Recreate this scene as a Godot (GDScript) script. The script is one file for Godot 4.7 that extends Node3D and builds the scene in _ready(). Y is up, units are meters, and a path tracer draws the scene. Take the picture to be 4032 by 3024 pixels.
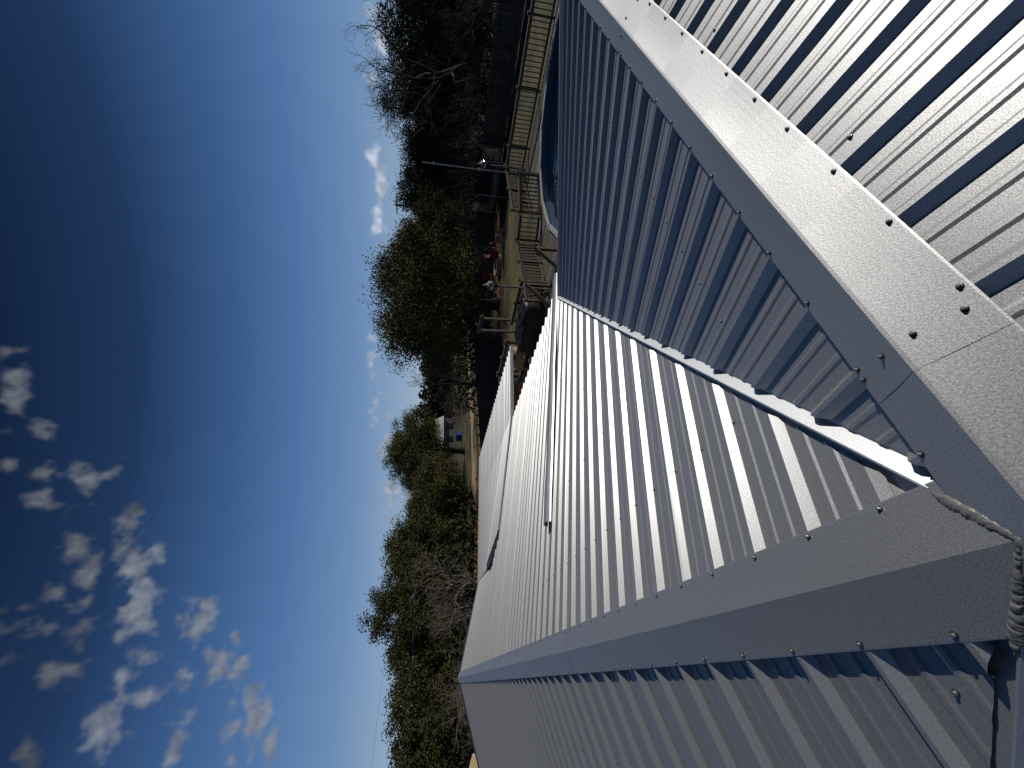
extends Node3D

const Y0 := 5.2            # height of the lens above the lawn
const PITCH := 0.2276      # spacing of the tall ribs
const RIB := 0.026         # height of the tall ribs
const TA := 0.2053         # slope of the wing roof towards the pool
const TL := 0.2419         # slope of the wing roof away from the pool
const TB := 0.2642         # slope of the cross roof, both sides
const AX := 0.0997
const AY := -1.0
const BZ := -0.502
const BY := -0.985

var M := {}
var used := {}
var rng := RandomNumberGenerator.new()

# ------------------------------------------------------------------ mesh helper
class MB:
	var v := PackedVector3Array()
	var n := PackedVector3Array()
	var c := PackedColorArray()
	var col := Color(1, 1, 1)
	var colored := false
	func tri(a: Vector3, b: Vector3, d: Vector3):
		var nn := (b - a).cross(d - a).normalized()
		v.append(a); v.append(d); v.append(b)
		for i in 3: n.append(nn)
		if colored:
			for i in 3: c.append(col)
	func quad(a: Vector3, b: Vector3, d: Vector3, e: Vector3):
		var nn := (d - a).cross(e - b).normalized()
		v.append(a); v.append(d); v.append(b); v.append(a); v.append(e); v.append(d)
		for i in 6: n.append(nn)
		if colored:
			for i in 6: c.append(col)
	func box(at: Vector3, s: Vector3, b := Basis()):
		var x := b.x * s.x * 0.5
		var y := b.y * s.y * 0.5
		var z := b.z * s.z * 0.5
		quad(at - x - y + z, at + x - y + z, at + x + y + z, at - x + y + z)
		quad(at + x - y - z, at - x - y - z, at - x + y - z, at + x + y - z)
		quad(at + x - y + z, at + x - y - z, at + x + y - z, at + x + y + z)
		quad(at - x - y - z, at - x - y + z, at - x + y + z, at - x + y - z)
		quad(at - x + y + z, at + x + y + z, at + x + y - z, at - x + y - z)
		quad(at - x - y - z, at + x - y - z, at + x - y + z, at - x - y + z)
	func beam(a: Vector3, b: Vector3, w: float, h: float):
		var z := (b - a).normalized()
		var x := Vector3.UP.cross(z)
		if x.length() < 0.01: x = Vector3.RIGHT
		x = x.normalized()
		box((a + b) * 0.5, Vector3(w, h, (b - a).length()), Basis(x, z.cross(x), z))
	func ring(p: Vector3, d: Vector3, r: float, k: int) -> PackedVector3Array:
		var x := d.cross(Vector3(0.31, 0.2, 0.93)).normalized()
		var y := d.cross(x).normalized()
		var o := PackedVector3Array()
		for i in k:
			var a := TAU * i / k
			o.append(p + (x * cos(a) + y * sin(a)) * r)
		return o
	func tube(ps: PackedVector3Array, rs: PackedFloat32Array, k := 6, cap := false):
		var last := PackedVector3Array()
		var lastn := PackedVector3Array()
		for i in ps.size():
			var d := ps[mini(i + 1, ps.size() - 1)] - ps[maxi(i - 1, 0)]
			var o := ring(ps[i], d.normalized(), rs[i], k)
			if i > 0:
				for j in k:
					var q := (j + 1) % k
					smooth(last[j], last[q], o[q], o[j], ps[i - 1], ps[i])
			last = o
		if cap:
			for e in [0, ps.size() - 1]:
				var d2 := (ps[1] - ps[0]).normalized()
				var o2 := ring(ps[e], d2, rs[e], k)
				for j in k: tri(ps[e], o2[j], o2[(j + 1) % k])
	func smooth(a: Vector3, b: Vector3, d: Vector3, e: Vector3, p: Vector3, q: Vector3):
		v.append(a); v.append(d); v.append(b); v.append(a); v.append(e); v.append(d)
		n.append((a - p).normalized()); n.append((d - q).normalized()); n.append((b - p).normalized())
		n.append((a - p).normalized()); n.append((e - q).normalized()); n.append((d - q).normalized())
		if colored:
			for i in 6: c.append(col)
	func lathe(prof: PackedVector2Array, at: Vector3, k := 16):
		for i in prof.size() - 1:
			var a := prof[i]
			var b := prof[i + 1]
			var nr := Vector2(b.y - a.y, a.x - b.x).normalized()
			for j in k:
				var u := TAU * j / k
				var w := TAU * (j + 1) / k
				var U := Vector3(cos(u), 0, sin(u))
				var W := Vector3(cos(w), 0, sin(w))
				var pa := at + U * a.x + Vector3.UP * a.y
				var pb := at + W * a.x + Vector3.UP * a.y
				var pd := at + W * b.x + Vector3.UP * b.y
				var pe := at + U * b.x + Vector3.UP * b.y
				var n1 := U * nr.x + Vector3.UP * nr.y
				var n2 := W * nr.x + Vector3.UP * nr.y
				v.append(pa); v.append(pb); v.append(pd); v.append(pa); v.append(pd); v.append(pe)
				n.append(n1); n.append(n2); n.append(n2); n.append(n1); n.append(n2); n.append(n1)
				if colored:
					for q in 6: c.append(col)
	func mesh() -> ArrayMesh:
		var a := []
		a.resize(Mesh.ARRAY_MAX)
		a[Mesh.ARRAY_VERTEX] = v
		a[Mesh.ARRAY_NORMAL] = n
		if colored: a[Mesh.ARRAY_COLOR] = c
		var m := ArrayMesh.new()
		m.add_surface_from_arrays(Mesh.PRIMITIVE_TRIANGLES, a)
		return m

func W(x: float, y: float, z: float) -> Vector3:
	return Vector3(x, y + Y0, z)

func numbered(s: String) -> String:
	if not used.has(s):
		used[s] = 0
		return s
	used[s] += 1
	return "%s_%03d" % [s, used[s]]

func put(called: String, mesh: Mesh, mat: Material, parent: Node3D) -> MeshInstance3D:
	var o := MeshInstance3D.new()
	o.mesh = mesh
	o.material_override = mat
	if parent == self:
		o.name = numbered(called)
		add_child(o)
	else:
		o.name = called
		parent.add_child(o, true)
	return o

func thing(called: String, label: String, category: String, at := Vector3.ZERO, turn := 0.0, group := "") -> Node3D:
	var o := Node3D.new()
	o.name = numbered(called)
	add_child(o)
	o.position = at
	o.rotation.y = turn
	tag(o, label, category, group)
	return o

func tag(o: Node3D, label: String, category: String, group := ""):
	o.set_meta("label", label)
	o.set_meta("category", category)
	if group != "": o.set_meta("group", group)

# ------------------------------------------------------------------ textures and materials
func noise_image(size: int, freq: float, kind: int, oct: int, seed_: int) -> Image:
	var f := FastNoiseLite.new()
	f.seed = seed_
	f.noise_type = kind
	f.frequency = freq
	f.fractal_octaves = oct
	f.fractal_type = FastNoiseLite.FRACTAL_FBM if oct > 1 else FastNoiseLite.FRACTAL_NONE
	return f.get_seamless_image(size, size)

func ramp_texture(im: Image, lo: Color, hi: Color, sharp := 1.0) -> ImageTexture:
	var o := Image.create(im.get_width(), im.get_height(), true, Image.FORMAT_RGB8)
	for y in im.get_height():
		for x in im.get_width():
			var t := clampf((im.get_pixel(x, y).r - 0.5) * sharp + 0.5, 0, 1)
			o.set_pixel(x, y, lo.lerp(hi, t))
	o.generate_mipmaps()
	return ImageTexture.create_from_image(o)

func flat(c: Color, rough := 0.8, metal := 0.0) -> StandardMaterial3D:
	var m := StandardMaterial3D.new()
	m.albedo_color = c
	m.roughness = rough
	m.metallic = metal
	return m

func grained(lo: Color, hi: Color, im: Image, metres: float, rough := 0.85, sharp := 1.6, bump := 0.0) -> StandardMaterial3D:
	var m := flat(Color(1, 1, 1), rough)
	m.albedo_texture = ramp_texture(im, lo, hi, sharp)
	m.uv1_triplanar = true
	m.uv1_world_triplanar = true
	m.uv1_scale = Vector3.ONE / metres
	if bump > 0.0:
		m.heightmap_enabled = true
		m.heightmap_scale = bump
		m.heightmap_texture = ImageTexture.create_from_image(im)
	return m

func metal(seed_: int, tone: float, rough: float) -> StandardMaterial3D:
	var m := StandardMaterial3D.new()
	m.metallic = 0.67
	m.roughness = 1.0
	m.uv1_triplanar = true
	m.uv1_world_triplanar = true
	m.uv1_scale = Vector3.ONE / 0.4
	m.albedo_texture = ramp_texture(M.spangle, Color(tone - 0.06, tone - 0.06, tone - 0.06), Color(tone + 0.06, tone + 0.06, tone + 0.06), 2.2)
	m.roughness_texture = ramp_texture(M.spangle2, Color(rough - 0.05, rough - 0.05, rough - 0.05), Color(rough + 0.05, rough + 0.05, rough + 0.05), 2.0)
	m.roughness_texture_channel = BaseMaterial3D.TEXTURE_CHANNEL_GREEN
	m.normal_enabled = true
	var im: Image = M.spangle.duplicate()
	im.convert(Image.FORMAT_RGBA8)
	im.bump_map_to_normal_map(1.4)
	im.generate_mipmaps()
	m.normal_texture = ImageTexture.create_from_image(im)
	m.normal_scale = 0.12
	return m

func materials():
	M.spangle = noise_image(512, 0.16, FastNoiseLite.TYPE_SIMPLEX_SMOOTH, 3, 5)
	M.spangle2 = noise_image(512, 0.1, FastNoiseLite.TYPE_SIMPLEX_SMOOTH, 3, 6)
	M.roof = metal(1, 0.62, 0.45)
	M.cap = metal(2, 0.62, 0.43)
	M.flash = metal(3, 0.84, 0.52)
	M.screw = flat(Color(0.34, 0.35, 0.36), 0.3, 1.0)
	M.washer = flat(Color(0.03, 0.03, 0.032), 0.5)
	M.deckboard = flat(Color(0.12, 0.1, 0.08), 0.9)
	var soft := noise_image(256, 0.02, FastNoiseLite.TYPE_SIMPLEX_SMOOTH, 4, 9)
	var fine := noise_image(256, 0.09, FastNoiseLite.TYPE_SIMPLEX_SMOOTH, 4, 10)
	M.sealant = grained(Color(0.33, 0.33, 0.325), Color(0.43, 0.43, 0.42), fine, 0.15, 0.42, 1.4)
	# timber: streaks along the grain
	var wood := noise_image(256, 0.02, FastNoiseLite.TYPE_SIMPLEX_SMOOTH, 4, 12)
	for k in 3:
		var lo: Color = [Color(0.25, 0.225, 0.195), Color(0.205, 0.185, 0.16), Color(0.29, 0.265, 0.23)][k]
		var hi: Color = [Color(0.37, 0.34, 0.295), Color(0.31, 0.285, 0.25), Color(0.42, 0.385, 0.335)][k]
		M["plank%d" % k] = grained(lo, hi, wood, 0.8 + 0.13 * k, 0.8, 1.8)
	M.rail = grained(Color(0.25, 0.20, 0.15), Color(0.36, 0.30, 0.23), wood, 0.7, 0.75, 1.8)
	M.picket = grained(Color(0.17, 0.13, 0.095), Color(0.26, 0.21, 0.16), wood, 0.6, 0.8, 1.8)
	M.fence0 = grained(Color(0.16, 0.145, 0.13), Color(0.27, 0.25, 0.225), wood, 0.9, 0.85, 1.8)
	M.fence1 = grained(Color(0.13, 0.12, 0.11), Color(0.23, 0.21, 0.19), wood, 1.1, 0.85, 1.8)
	M.fence2 = grained(Color(0.19, 0.17, 0.15), Color(0.32, 0.29, 0.26), wood, 1.3, 0.85, 1.8)
	M.siding = grained(Color(0.34, 0.26, 0.19), Color(0.42, 0.33, 0.25), fine, 0.5, 0.85)
	for k in 3:
		M["brick%d" % k] = grained([Color(0.46, 0.25, 0.16), Color(0.53, 0.30, 0.18), Color(0.40, 0.21, 0.14)][k], [Color(0.58, 0.34, 0.22), Color(0.62, 0.38, 0.24), Color(0.5, 0.28, 0.19)][k], fine, 0.2, 0.9)
	M.mortar = flat(Color(0.5, 0.47, 0.43), 0.95)
	# lawn: olive winter grass, straw and leaf litter in patches
	var g := Image.create(1024, 1024, true, Image.FORMAT_RGB8)
	var big := noise_image(1024, 0.006, FastNoiseLite.TYPE_SIMPLEX_SMOOTH, 4, 21)
	var sm := noise_image(1024, 0.11, FastNoiseLite.TYPE_SIMPLEX_SMOOTH, 4, 22)
	for y in 1024:
		for x in 1024:
			var b := clampf((big.get_pixel(x, y).r - 0.5) * 2.6 + 0.5, 0, 1)
			var s := clampf((sm.get_pixel(x, y).r - 0.5) * 2.0 + 0.5, 0, 1)
			var c := Color(0.20, 0.20, 0.075).lerp(Color(0.34, 0.29, 0.14), b)
			g.set_pixel(x, y, c * (0.62 + 0.6 * s))
	g.generate_mipmaps()
	M.lawn = flat(Color(1, 1, 1), 0.95)
	M.lawn.albedo_texture = ImageTexture.create_from_image(g)
	M.lawn.uv1_triplanar = true
	M.lawn.uv1_world_triplanar = true
	M.lawn.uv1_scale = Vector3.ONE / 23.0
	M.litter = grained(Color(0.20, 0.13, 0.07), Color(0.46, 0.32, 0.16), sm, 9.0, 0.95, 2.2)
	M.sand = grained(Color(0.50, 0.41, 0.31), Color(0.66, 0.57, 0.45), sm, 12.0, 0.95)
	M.leaf = flat(Color(1, 1, 1), 0.9)
	M.leaf.metallic_specular = 0.15
	M.leaf.vertex_color_use_as_albedo = true
	M.leaf.backlight_enabled = true
	M.leaf.backlight = Color(0.10, 0.11, 0.03)
	M.bark = grained(Color(0.075, 0.065, 0.055), Color(0.145, 0.13, 0.11), fine, 0.8, 0.95, 1.8)
	M.twig = grained(Color(0.22, 0.185, 0.15), Color(0.34, 0.30, 0.25), fine, 0.8, 0.95, 1.8)
	M.paletwig = grained(Color(0.30, 0.265, 0.23), Color(0.42, 0.38, 0.34), fine, 0.8, 0.95, 1.8)
	M.liner = grained(Color(0.03, 0.17, 0.27), Color(0.06, 0.24, 0.35), fine, 0.6, 0.5)
	M.poolwall = flat(Color(0.55, 0.56, 0.56), 0.5)
	M.poolrail = grained(Color(0.52, 0.52, 0.5), Color(0.64, 0.64, 0.62), soft, 0.8, 0.45)
	M.water = flat(Color(0.015, 0.12, 0.20, 0.45), 0.03)
	M.water.transparency = BaseMaterial3D.TRANSPARENCY_ALPHA
	M.water.normal_enabled = true
	var rip := noise_image(256, 0.03, FastNoiseLite.TYPE_SIMPLEX_SMOOTH, 3, 31)
	rip.convert(Image.FORMAT_RGBA8)
	rip.bump_map_to_normal_map(2.0)
	M.water.normal_texture = ImageTexture.create_from_image(rip)
	M.water.normal_scale = 0.25
	M.water.uv1_triplanar = true
	M.water.uv1_world_triplanar = true
	M.water.uv1_scale = Vector3.ONE / 2.2
	M.black = grained(Color(0.05, 0.05, 0.052), Color(0.085, 0.085, 0.088), fine, 0.4, 0.5)
	M.net = flat(Color(0.02, 0.02, 0.022, 0.62), 0.9)
	M.net.transparency = BaseMaterial3D.TRANSPARENCY_ALPHA
	M.steel = flat(Color(0.52, 0.53, 0.54), 0.4, 1.0)
	M.greypaint = flat(Color(0.38, 0.37, 0.35), 0.55)
	M.blackpaint = flat(Color(0.03, 0.03, 0.03), 0.45)
	M.blue = grained(Color(0.02, 0.12, 0.36), Color(0.04, 0.2, 0.5), fine, 0.5, 0.5)
	M.red = grained(Color(0.34, 0.035, 0.045), Color(0.48, 0.07, 0.08), fine, 0.4, 0.65)
	M.tan = grained(Color(0.66, 0.56, 0.41), Color(0.76, 0.66, 0.50), fine, 0.5, 0.55)
	M.white = grained(Color(0.60, 0.60, 0.58), Color(0.72, 0.72, 0.70), soft, 1.5, 0.7)
	M.polewood = grained(Color(0.18, 0.14, 0.11), Color(0.28, 0.23, 0.18), fine, 0.6, 0.9)
	M.wire = flat(Color(0.05, 0.05, 0.05), 0.6)
	M.globe = flat(Color(0.8, 0.82, 0.84), 0.12, 1.0)

# ------------------------------------------------------------------ sky
func make_sky() -> Sky:
	var w := 2048
	var h := 1024
	var im := Image.create(w, h, false, Image.FORMAT_RGBF)
	# clear winter air: pale at the horizon, deep blue overhead (degrees, linear colour)
	var stops := [[-90.0, 0.10, 0.10, 0.09], [-2.0, 0.16, 0.18, 0.20], [0.0, 0.36, 0.44, 0.54], [4.0, 0.25, 0.36, 0.52], [9.0, 0.140, 0.255, 0.455], [16.0, 0.075, 0.168, 0.365], [23.0, 0.040, 0.100, 0.245], [31.0, 0.0145, 0.039, 0.105], [40.0, 0.0058, 0.017, 0.050], [60.0, 0.0048, 0.014, 0.041], [90.0, 0.0044, 0.013, 0.038]]
	for y in h:
		var el := 90.0 - 180.0 * (y + 0.5) / h
		var k := 0
		while k < stops.size() - 2 and el > stops[k + 1][0]: k += 1
		var t: float = clampf((el - stops[k][0]) / (stops[k + 1][0] - stops[k][0]), 0, 1)
		var c := Color(lerpf(stops[k][1], stops[k + 1][1], t), lerpf(stops[k][2], stops[k + 1][2], t), lerpf(stops[k][3], stops[k + 1][3], t))
		im.fill_rect(Rect2i(0, y, w, 1), c)
	var f := FastNoiseLite.new()
	f.seed = 71
	f.frequency = 0.4
	f.fractal_octaves = 6
	f.fractal_gain = 0.55
	# small cumulus: azimuth to the right of -z, elevation, half sizes (degrees), tilt, brightness
	for q in CLOUDS:
		var a0: float = q[0]
		var e0: float = q[1]
		var R: float = maxf(q[2], q[3]) * 1.9
		var stretch := 1.0 / maxf(0.3, cos(deg_to_rad(e0)))
		var x0 := int(floor((a0 - R * stretch) / 360.0 * w))
		var x1 := int(ceil((a0 + R * stretch) / 360.0 * w))
		var y0 := int((90.0 - e0 - R) / 180.0 * h)
		var y1 := int((90.0 - e0 + R) / 180.0 * h)
		var ct := cos(deg_to_rad(q[4]))
		var sn := sin(deg_to_rad(q[4]))
		for y in range(maxi(y0, 0), mini(y1, h - 1)):
			for x in range(x0, x1):
				var az := (x + 0.5) / w * 360.0
				var el := 90.0 - 180.0 * (y + 0.5) / h
				var dx := (az - a0) / stretch
				var dy := el - e0
				var p := Vector2((dx * ct + dy * sn) / q[2], (dy * ct - dx * sn) / q[3])
				var nz := f.get_noise_3d(az / stretch, el, a0 * 3.1)
				var dens := clampf(0.78 - p.length() * 0.78 + nz * 1.6, 0, 1)
				dens = pow(dens * dens * (3.0 - 2.0 * dens), 0.8) * 0.9
				if dens <= 0.0: continue
				var xx := posmod(x, w)
				var shade := 0.78 + 0.5 * f.get_noise_3d(az * 1.9, el * 1.9, 40.0)
				var bright: Color = Color(0.37, 0.415, 0.495) * (q[5] * shade)
				im.set_pixel(xx, y, im.get_pixel(xx, y).lerp(Color(bright.r, bright.g, bright.b), dens))
	var s := Sky.new()
	var m := PanoramaSkyMaterial.new()
	m.panorama = ImageTexture.create_from_image(im)
	s.sky_material = m
	return s

var CLOUDS := []

func air_and_camera():
	var yaw := 0.6313
	var pit := 0.2002
	var rol := 0.0199
	var f0 := Vector3(sin(yaw), 0, -cos(yaw))
	var r0 := Vector3(cos(yaw), 0, sin(yaw))
	var fw := f0 * cos(pit) - Vector3.UP * sin(pit)
	var up := Vector3.UP * cos(pit) + f0 * sin(pit)
	var r1 := r0 * cos(rol) + up * sin(rol)
	var u1 := up * cos(rol) - r0 * sin(rol)
	# the phone is held upright, so the stored picture lies on its side
	var cam := Camera3D.new()
	cam.name = "camera"
	cam.transform = Transform3D(Basis(-u1, r1, -fw), Vector3(0, Y0, 0))
	cam.fov = 86.6
	cam.near = 0.02
	cam.far = 900.0
	add_child(cam)
	cam.current = true
	var we := WorldEnvironment.new()
	we.name = "world_environment"
	var e := Environment.new()
	e.background_mode = Environment.BG_SKY
	CLOUDS = cloud_list()
	e.sky = make_sky()
	e.tonemap_mode = Environment.TONE_MAPPER_LINEAR
	e.tonemap_exposure = 1.0
	e.sdfgi_enabled = true
	e.ssao_enabled = true
	e.ssil_enabled = true
	we.environment = e
	add_child(we)
	var sun := DirectionalLight3D.new()
	sun.name = "sun"
	sun.light_energy = 1.15
	sun.light_color = Color(1.0, 0.985, 0.96)
	sun.light_angular_distance = 0.5
	sun.shadow_enabled = true
	add_child(sun)
	var to_sun := Vector3(1.32, 1.0, 0.82).normalized()
	sun.look_at_from_position(to_sun * 50.0, Vector3.ZERO, Vector3.UP)

func cloud_list() -> Array:
	return [[33.9, 39.2, 2.6, 0.8, 1.3, 0.47], [30.2, 37.6, 1.0, 1.0, 4.1, 0.47], [38.7, 39.5, 0.5, 0.8, -1.1, 0.33], [24.1, 33.9, 1.3, 1.7, 7.3, 0.47], [25.0, 37.0, 0.7, 1.0, 7.4, 0.38], [21.7, 37.0, 0.9, 1.4, 9.3, 0.43], [13.5, 28.7, 3.4, 1.7, 11.5, 0.71], [8.9, 27.9, 4.3, 1.3, 13.6, 0.68], [18.0, 30.4, 2.3, 1.1, 9.8, 0.47], [16.8, 33.8, 2.2, 1.1, 11.3, 0.38], [13.4, 32.4, 2.3, 1.0, 12.9, 0.43], [12.4, 34.1, 0.7, 0.8, 14.5, 0.38], [9.2, 24.9, 1.2, 1.1, 12.8, 0.68], [9.7, 22.9, 1.6, 1.3, 11.7, 0.68], [7.7, 22.9, 1.7, 1.4, 12.6, 0.68], [9.5, 35.2, 2.2, 1.5, 16.3, 0.38], [8.8, 31.3, 1.3, 1.5, 15.5, 0.33], [4.3, 31.8, 1.4, 1.3, 18.6, 0.38], [1.8, 28.1, 2.3, 1.5, 18.3, 0.68], [-0.7, 27.9, 1.8, 1.0, 19.9, 0.68], [4.6, 23.1, 1.7, 0.8, 14.3, 0.68], [2.2, 22.7, 1.3, 1.3, 15.4, 0.68], [3.8, 19.9, 2.0, 1.7, 13.0, 0.68], [3.9, 18.5, 1.0, 0.8, 12.3, 0.68], [-0.8, 16.3, 3.0, 1.0, 12.8, 0.68], [-1.7, 18.0, 2.9, 0.7, 14.3, 0.68], [-1.3, 31.4, 1.2, 1.0, 22.4, 0.28], [26.1, 39.1, 0.8, 0.4, 6.9, 0.33], [5.8, 35.2, 0.7, 0.8, 19.3, 0.28], [-1.9, 22.1, 2.3, 1.1, 17.1, 0.68], [2.0, 25.7, 1.2, 1.1, 17.1, 0.68], [20.5, 29.9, 0.7, 0.6, 8.7, 0.28], [-3.2, 14.6, 1.8, 0.7, 12.7, 0.68], [6.3, 19.4, 0.9, 0.4, 11.8, 0.68], [63.3, 6.9, 1.6, 0.8, -2.4, 1.6], [60.4, 6.1, 2.6, 0.7, -1.7, 1.5], [56.6, 6.6, 2.2, 0.7, -1.4, 1.7], [77.1, 6.3, 1.1, 1.0, -4.1, 1.5], [75.1, 5.7, 1.7, 1.3, -3.3, 1.6], [71.0, 6.5, 1.8, 0.7, -3.3, 1.7], [40.1, 7.8, 4.1, 0.5, 0.3, 1.4], [34.5, 6.8, 4.3, 0.9, 1.1, 1.35], [27.7, 5.4, 4.3, 1.0, 1.7, 1.1], [20.5, 4.6, 4.0, 1.0, 2.3, 1.1], [43.9, 5.7, 2.8, 0.5, 0.2, 1.4]]

# ------------------------------------------------------------------ ready
func _ready():
	rng.seed = 4711
	air_and_camera()
	materials()
	ground()
	house()
	yard()
	trees()
	far_things()

func ground():
	var b := MB.new()
	b.quad(Vector3(-400, 0, 400), Vector3(400, 0, 400), Vector3(400, 0, -400), Vector3(-400, 0, -400))
	var o := put("ground", b.mesh(), M.lawn, self)
	o.set_meta("kind", "structure")

# a strip of profile points: [offset within a pitch, height]
func profile() -> Array:
	var p := []
	var half := 0.0298
	var top := 0.0065
	p.append([-half, 0.0]); p.append([-top, RIB]); p.append([top, RIB]); p.append([half, 0.0])
	for k in 2:
		var c := PITCH * (0.345 + 0.31 * k)
		p.append([c - 0.0145, 0.0]); p.append([c - 0.006, 0.0036]); p.append([c + 0.006, 0.0036]); p.append([c + 0.0145, 0.0])
	return p

# one sheet: ribs at first + PITCH * k; at(lat, s, h) places a point, span(lat) gives the two ends along the slope
func sheet(first: float, ribs: int, at: Callable, span: Callable, steps := 1) -> ArrayMesh:
	var b := MB.new()
	var pts := []
	for k in ribs:
		for q in profile(): pts.append([first + PITCH * k + q[0], q[1]])
	pts.append([first + PITCH * ribs - 0.0298, 0.0])
	pts.append([first + PITCH * ribs - 0.0065, RIB + 0.0012])
	pts.append([first + PITCH * ribs + 0.0065, RIB + 0.0012])
	pts.append([first + PITCH * ribs + 0.0245, 0.0035])
	for i in pts.size() - 1:
		var l0: float = pts[i][0]
		var l1: float = pts[i + 1][0]
		var s0: Vector2 = span.call(l0)
		var s1: Vector2 = span.call(l1)
		if s0.y - s0.x < 0.002 and s1.y - s1.x < 0.002: continue
		for t in steps:
			var a := float(t) / steps
			var e := float(t + 1) / steps
			b.quad(at.call(l0, lerpf(s0.x, s0.y, a), pts[i][1]), at.call(l0, lerpf(s0.x, s0.y, e), pts[i][1]), at.call(l1, lerpf(s1.x, s1.y, e), pts[i + 1][1]), at.call(l1, lerpf(s1.x, s1.y, a), pts[i + 1][1]))
	if b.v.size() == 0: return null
	return b.mesh()

var screw_mesh: ArrayMesh
var screw_count := 0

func make_screw():
	var b := MB.new()
	b.colored = true
	b.col = Color(0.035, 0.036, 0.038)
	b.lathe(PackedVector2Array([Vector2(0.0078, 0), Vector2(0.0076, 0.0022), Vector2(0.0055, 0.003)]), Vector3.ZERO, 10)
	b.col = Color(0.32, 0.33, 0.34)
	b.lathe(PackedVector2Array([Vector2(0.0064, 0.003), Vector2(0.0062, 0.0042), Vector2(0.0047, 0.0044), Vector2(0.0046, 0.0085), Vector2(0.0034, 0.0096), Vector2(0, 0.0098)]), Vector3.ZERO, 6)
	screw_mesh = b.mesh()
	M.screwhead = flat(Color(1, 1, 1), 0.32, 0.75)
	M.screwhead.vertex_color_use_as_albedo = true

func screw(p: Vector3, up: Vector3, parent: Node3D):
	var o := put("screw", screw_mesh, M.screwhead, parent)
	var x := up.cross(Vector3(0.3, 0.1, 0.9)).normalized()
	o.transform = Transform3D(Basis(x, up, x.cross(up)).rotated(up, rng.randf() * TAU).scaled(Vector3.ONE * 0.85), p)
	screw_count += 1

# placing on each slope (lens-relative numbers): s runs down the slope from the ridge
func ta(z: float) -> float:
	return TA if z > -8.6 else lerpf(TA, 0.285, clampf((-8.6 - z) / 6.3, 0, 1))
func at_ar(z: float, s: float, h: float) -> Vector3:
	var t := ta(z)
	var c := 1.0 / sqrt(1.0 + t * t)
	return W(AX + s * c + (h - RIB - 0.002) * t * c, AY - s * t * c + (h - RIB - 0.002) * c, z)
func at_al(z: float, s: float, h: float) -> Vector3:
	var c := 1.0 / sqrt(1.0 + TL * TL)
	return W(AX - s * c - (h - RIB - 0.002) * TL * c, AY - s * TL * c + (h - RIB - 0.002) * c, z)
func at_bf(x: float, s: float, h: float) -> Vector3:
	var c := 1.0 / sqrt(1.0 + TB * TB)
	return W(x, BY - s * TB * c + (h - RIB - 0.002) * c, BZ - s * c - (h - RIB - 0.002) * TB * c)
func at_bn(x: float, s: float, h: float) -> Vector3:
	var c := 1.0 / sqrt(1.0 + TB * TB)
	return W(x, BY - s * TB * c + (h - RIB - 0.002) * c, BZ + s * c + (h - RIB - 0.002) * TB * c)
func valley_z(x: float) -> float:
	return -0.559 - 0.777 * (x - AX)
func valley_x(z: float) -> float:
	return AX + (-0.559 - z) / 0.777
func valley_left_z(x: float) -> float:
	return -0.559 - (TL / TB) * (AX - x)
func valley_left_x(z: float) -> float:
	return AX - (-0.559 - z) / (TL / TB)

const ENDZ := -14.9
func upper_c(z: float) -> Vector2:      # upper edge of the low side roof: x and height
	if z > -9.42: return Vector2(lerpf(2.42, 2.04, (-8.58 - z) / 0.84), lerpf(-1.46, -1.325, (-8.58 - z) / 0.84))
	if z > -10.6: return Vector2(lerpf(2.04, 2.14, (-9.42 - z) / 1.18), lerpf(-1.325, -1.47, (-9.42 - z) / 1.18))
	return Vector2(lerpf(2.14, 2.62, (-10.6 - z) / 4.3), lerpf(-1.47, -1.735, (-10.6 - z) / 4.3))
func lower_c(z: float) -> Vector2:
	return Vector2(lerpf(7.55, 7.24, (-8.5 - z) / 6.3), lerpf(-2.24, -2.05, (-8.5 - z) / 6.3))
func middle_c(z: float) -> Vector2:
	return Vector2(5.24, lerpf(-2.03, -1.915, (-8.5 - z) / 6.3))
func at_c(z: float, s: float, h: float) -> Vector3:   # s from 0 (upper edge) over 0.5 (break) to 1 (eave)
	var u := upper_c(z)
	var l := lower_c(z)
	var q := middle_c(z)
	var p := u.lerp(q, s * 2.0) if s < 0.5 else q.lerp(l, s * 2.0 - 1.0)
	return W(p.x, p.y + h, z)

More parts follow.
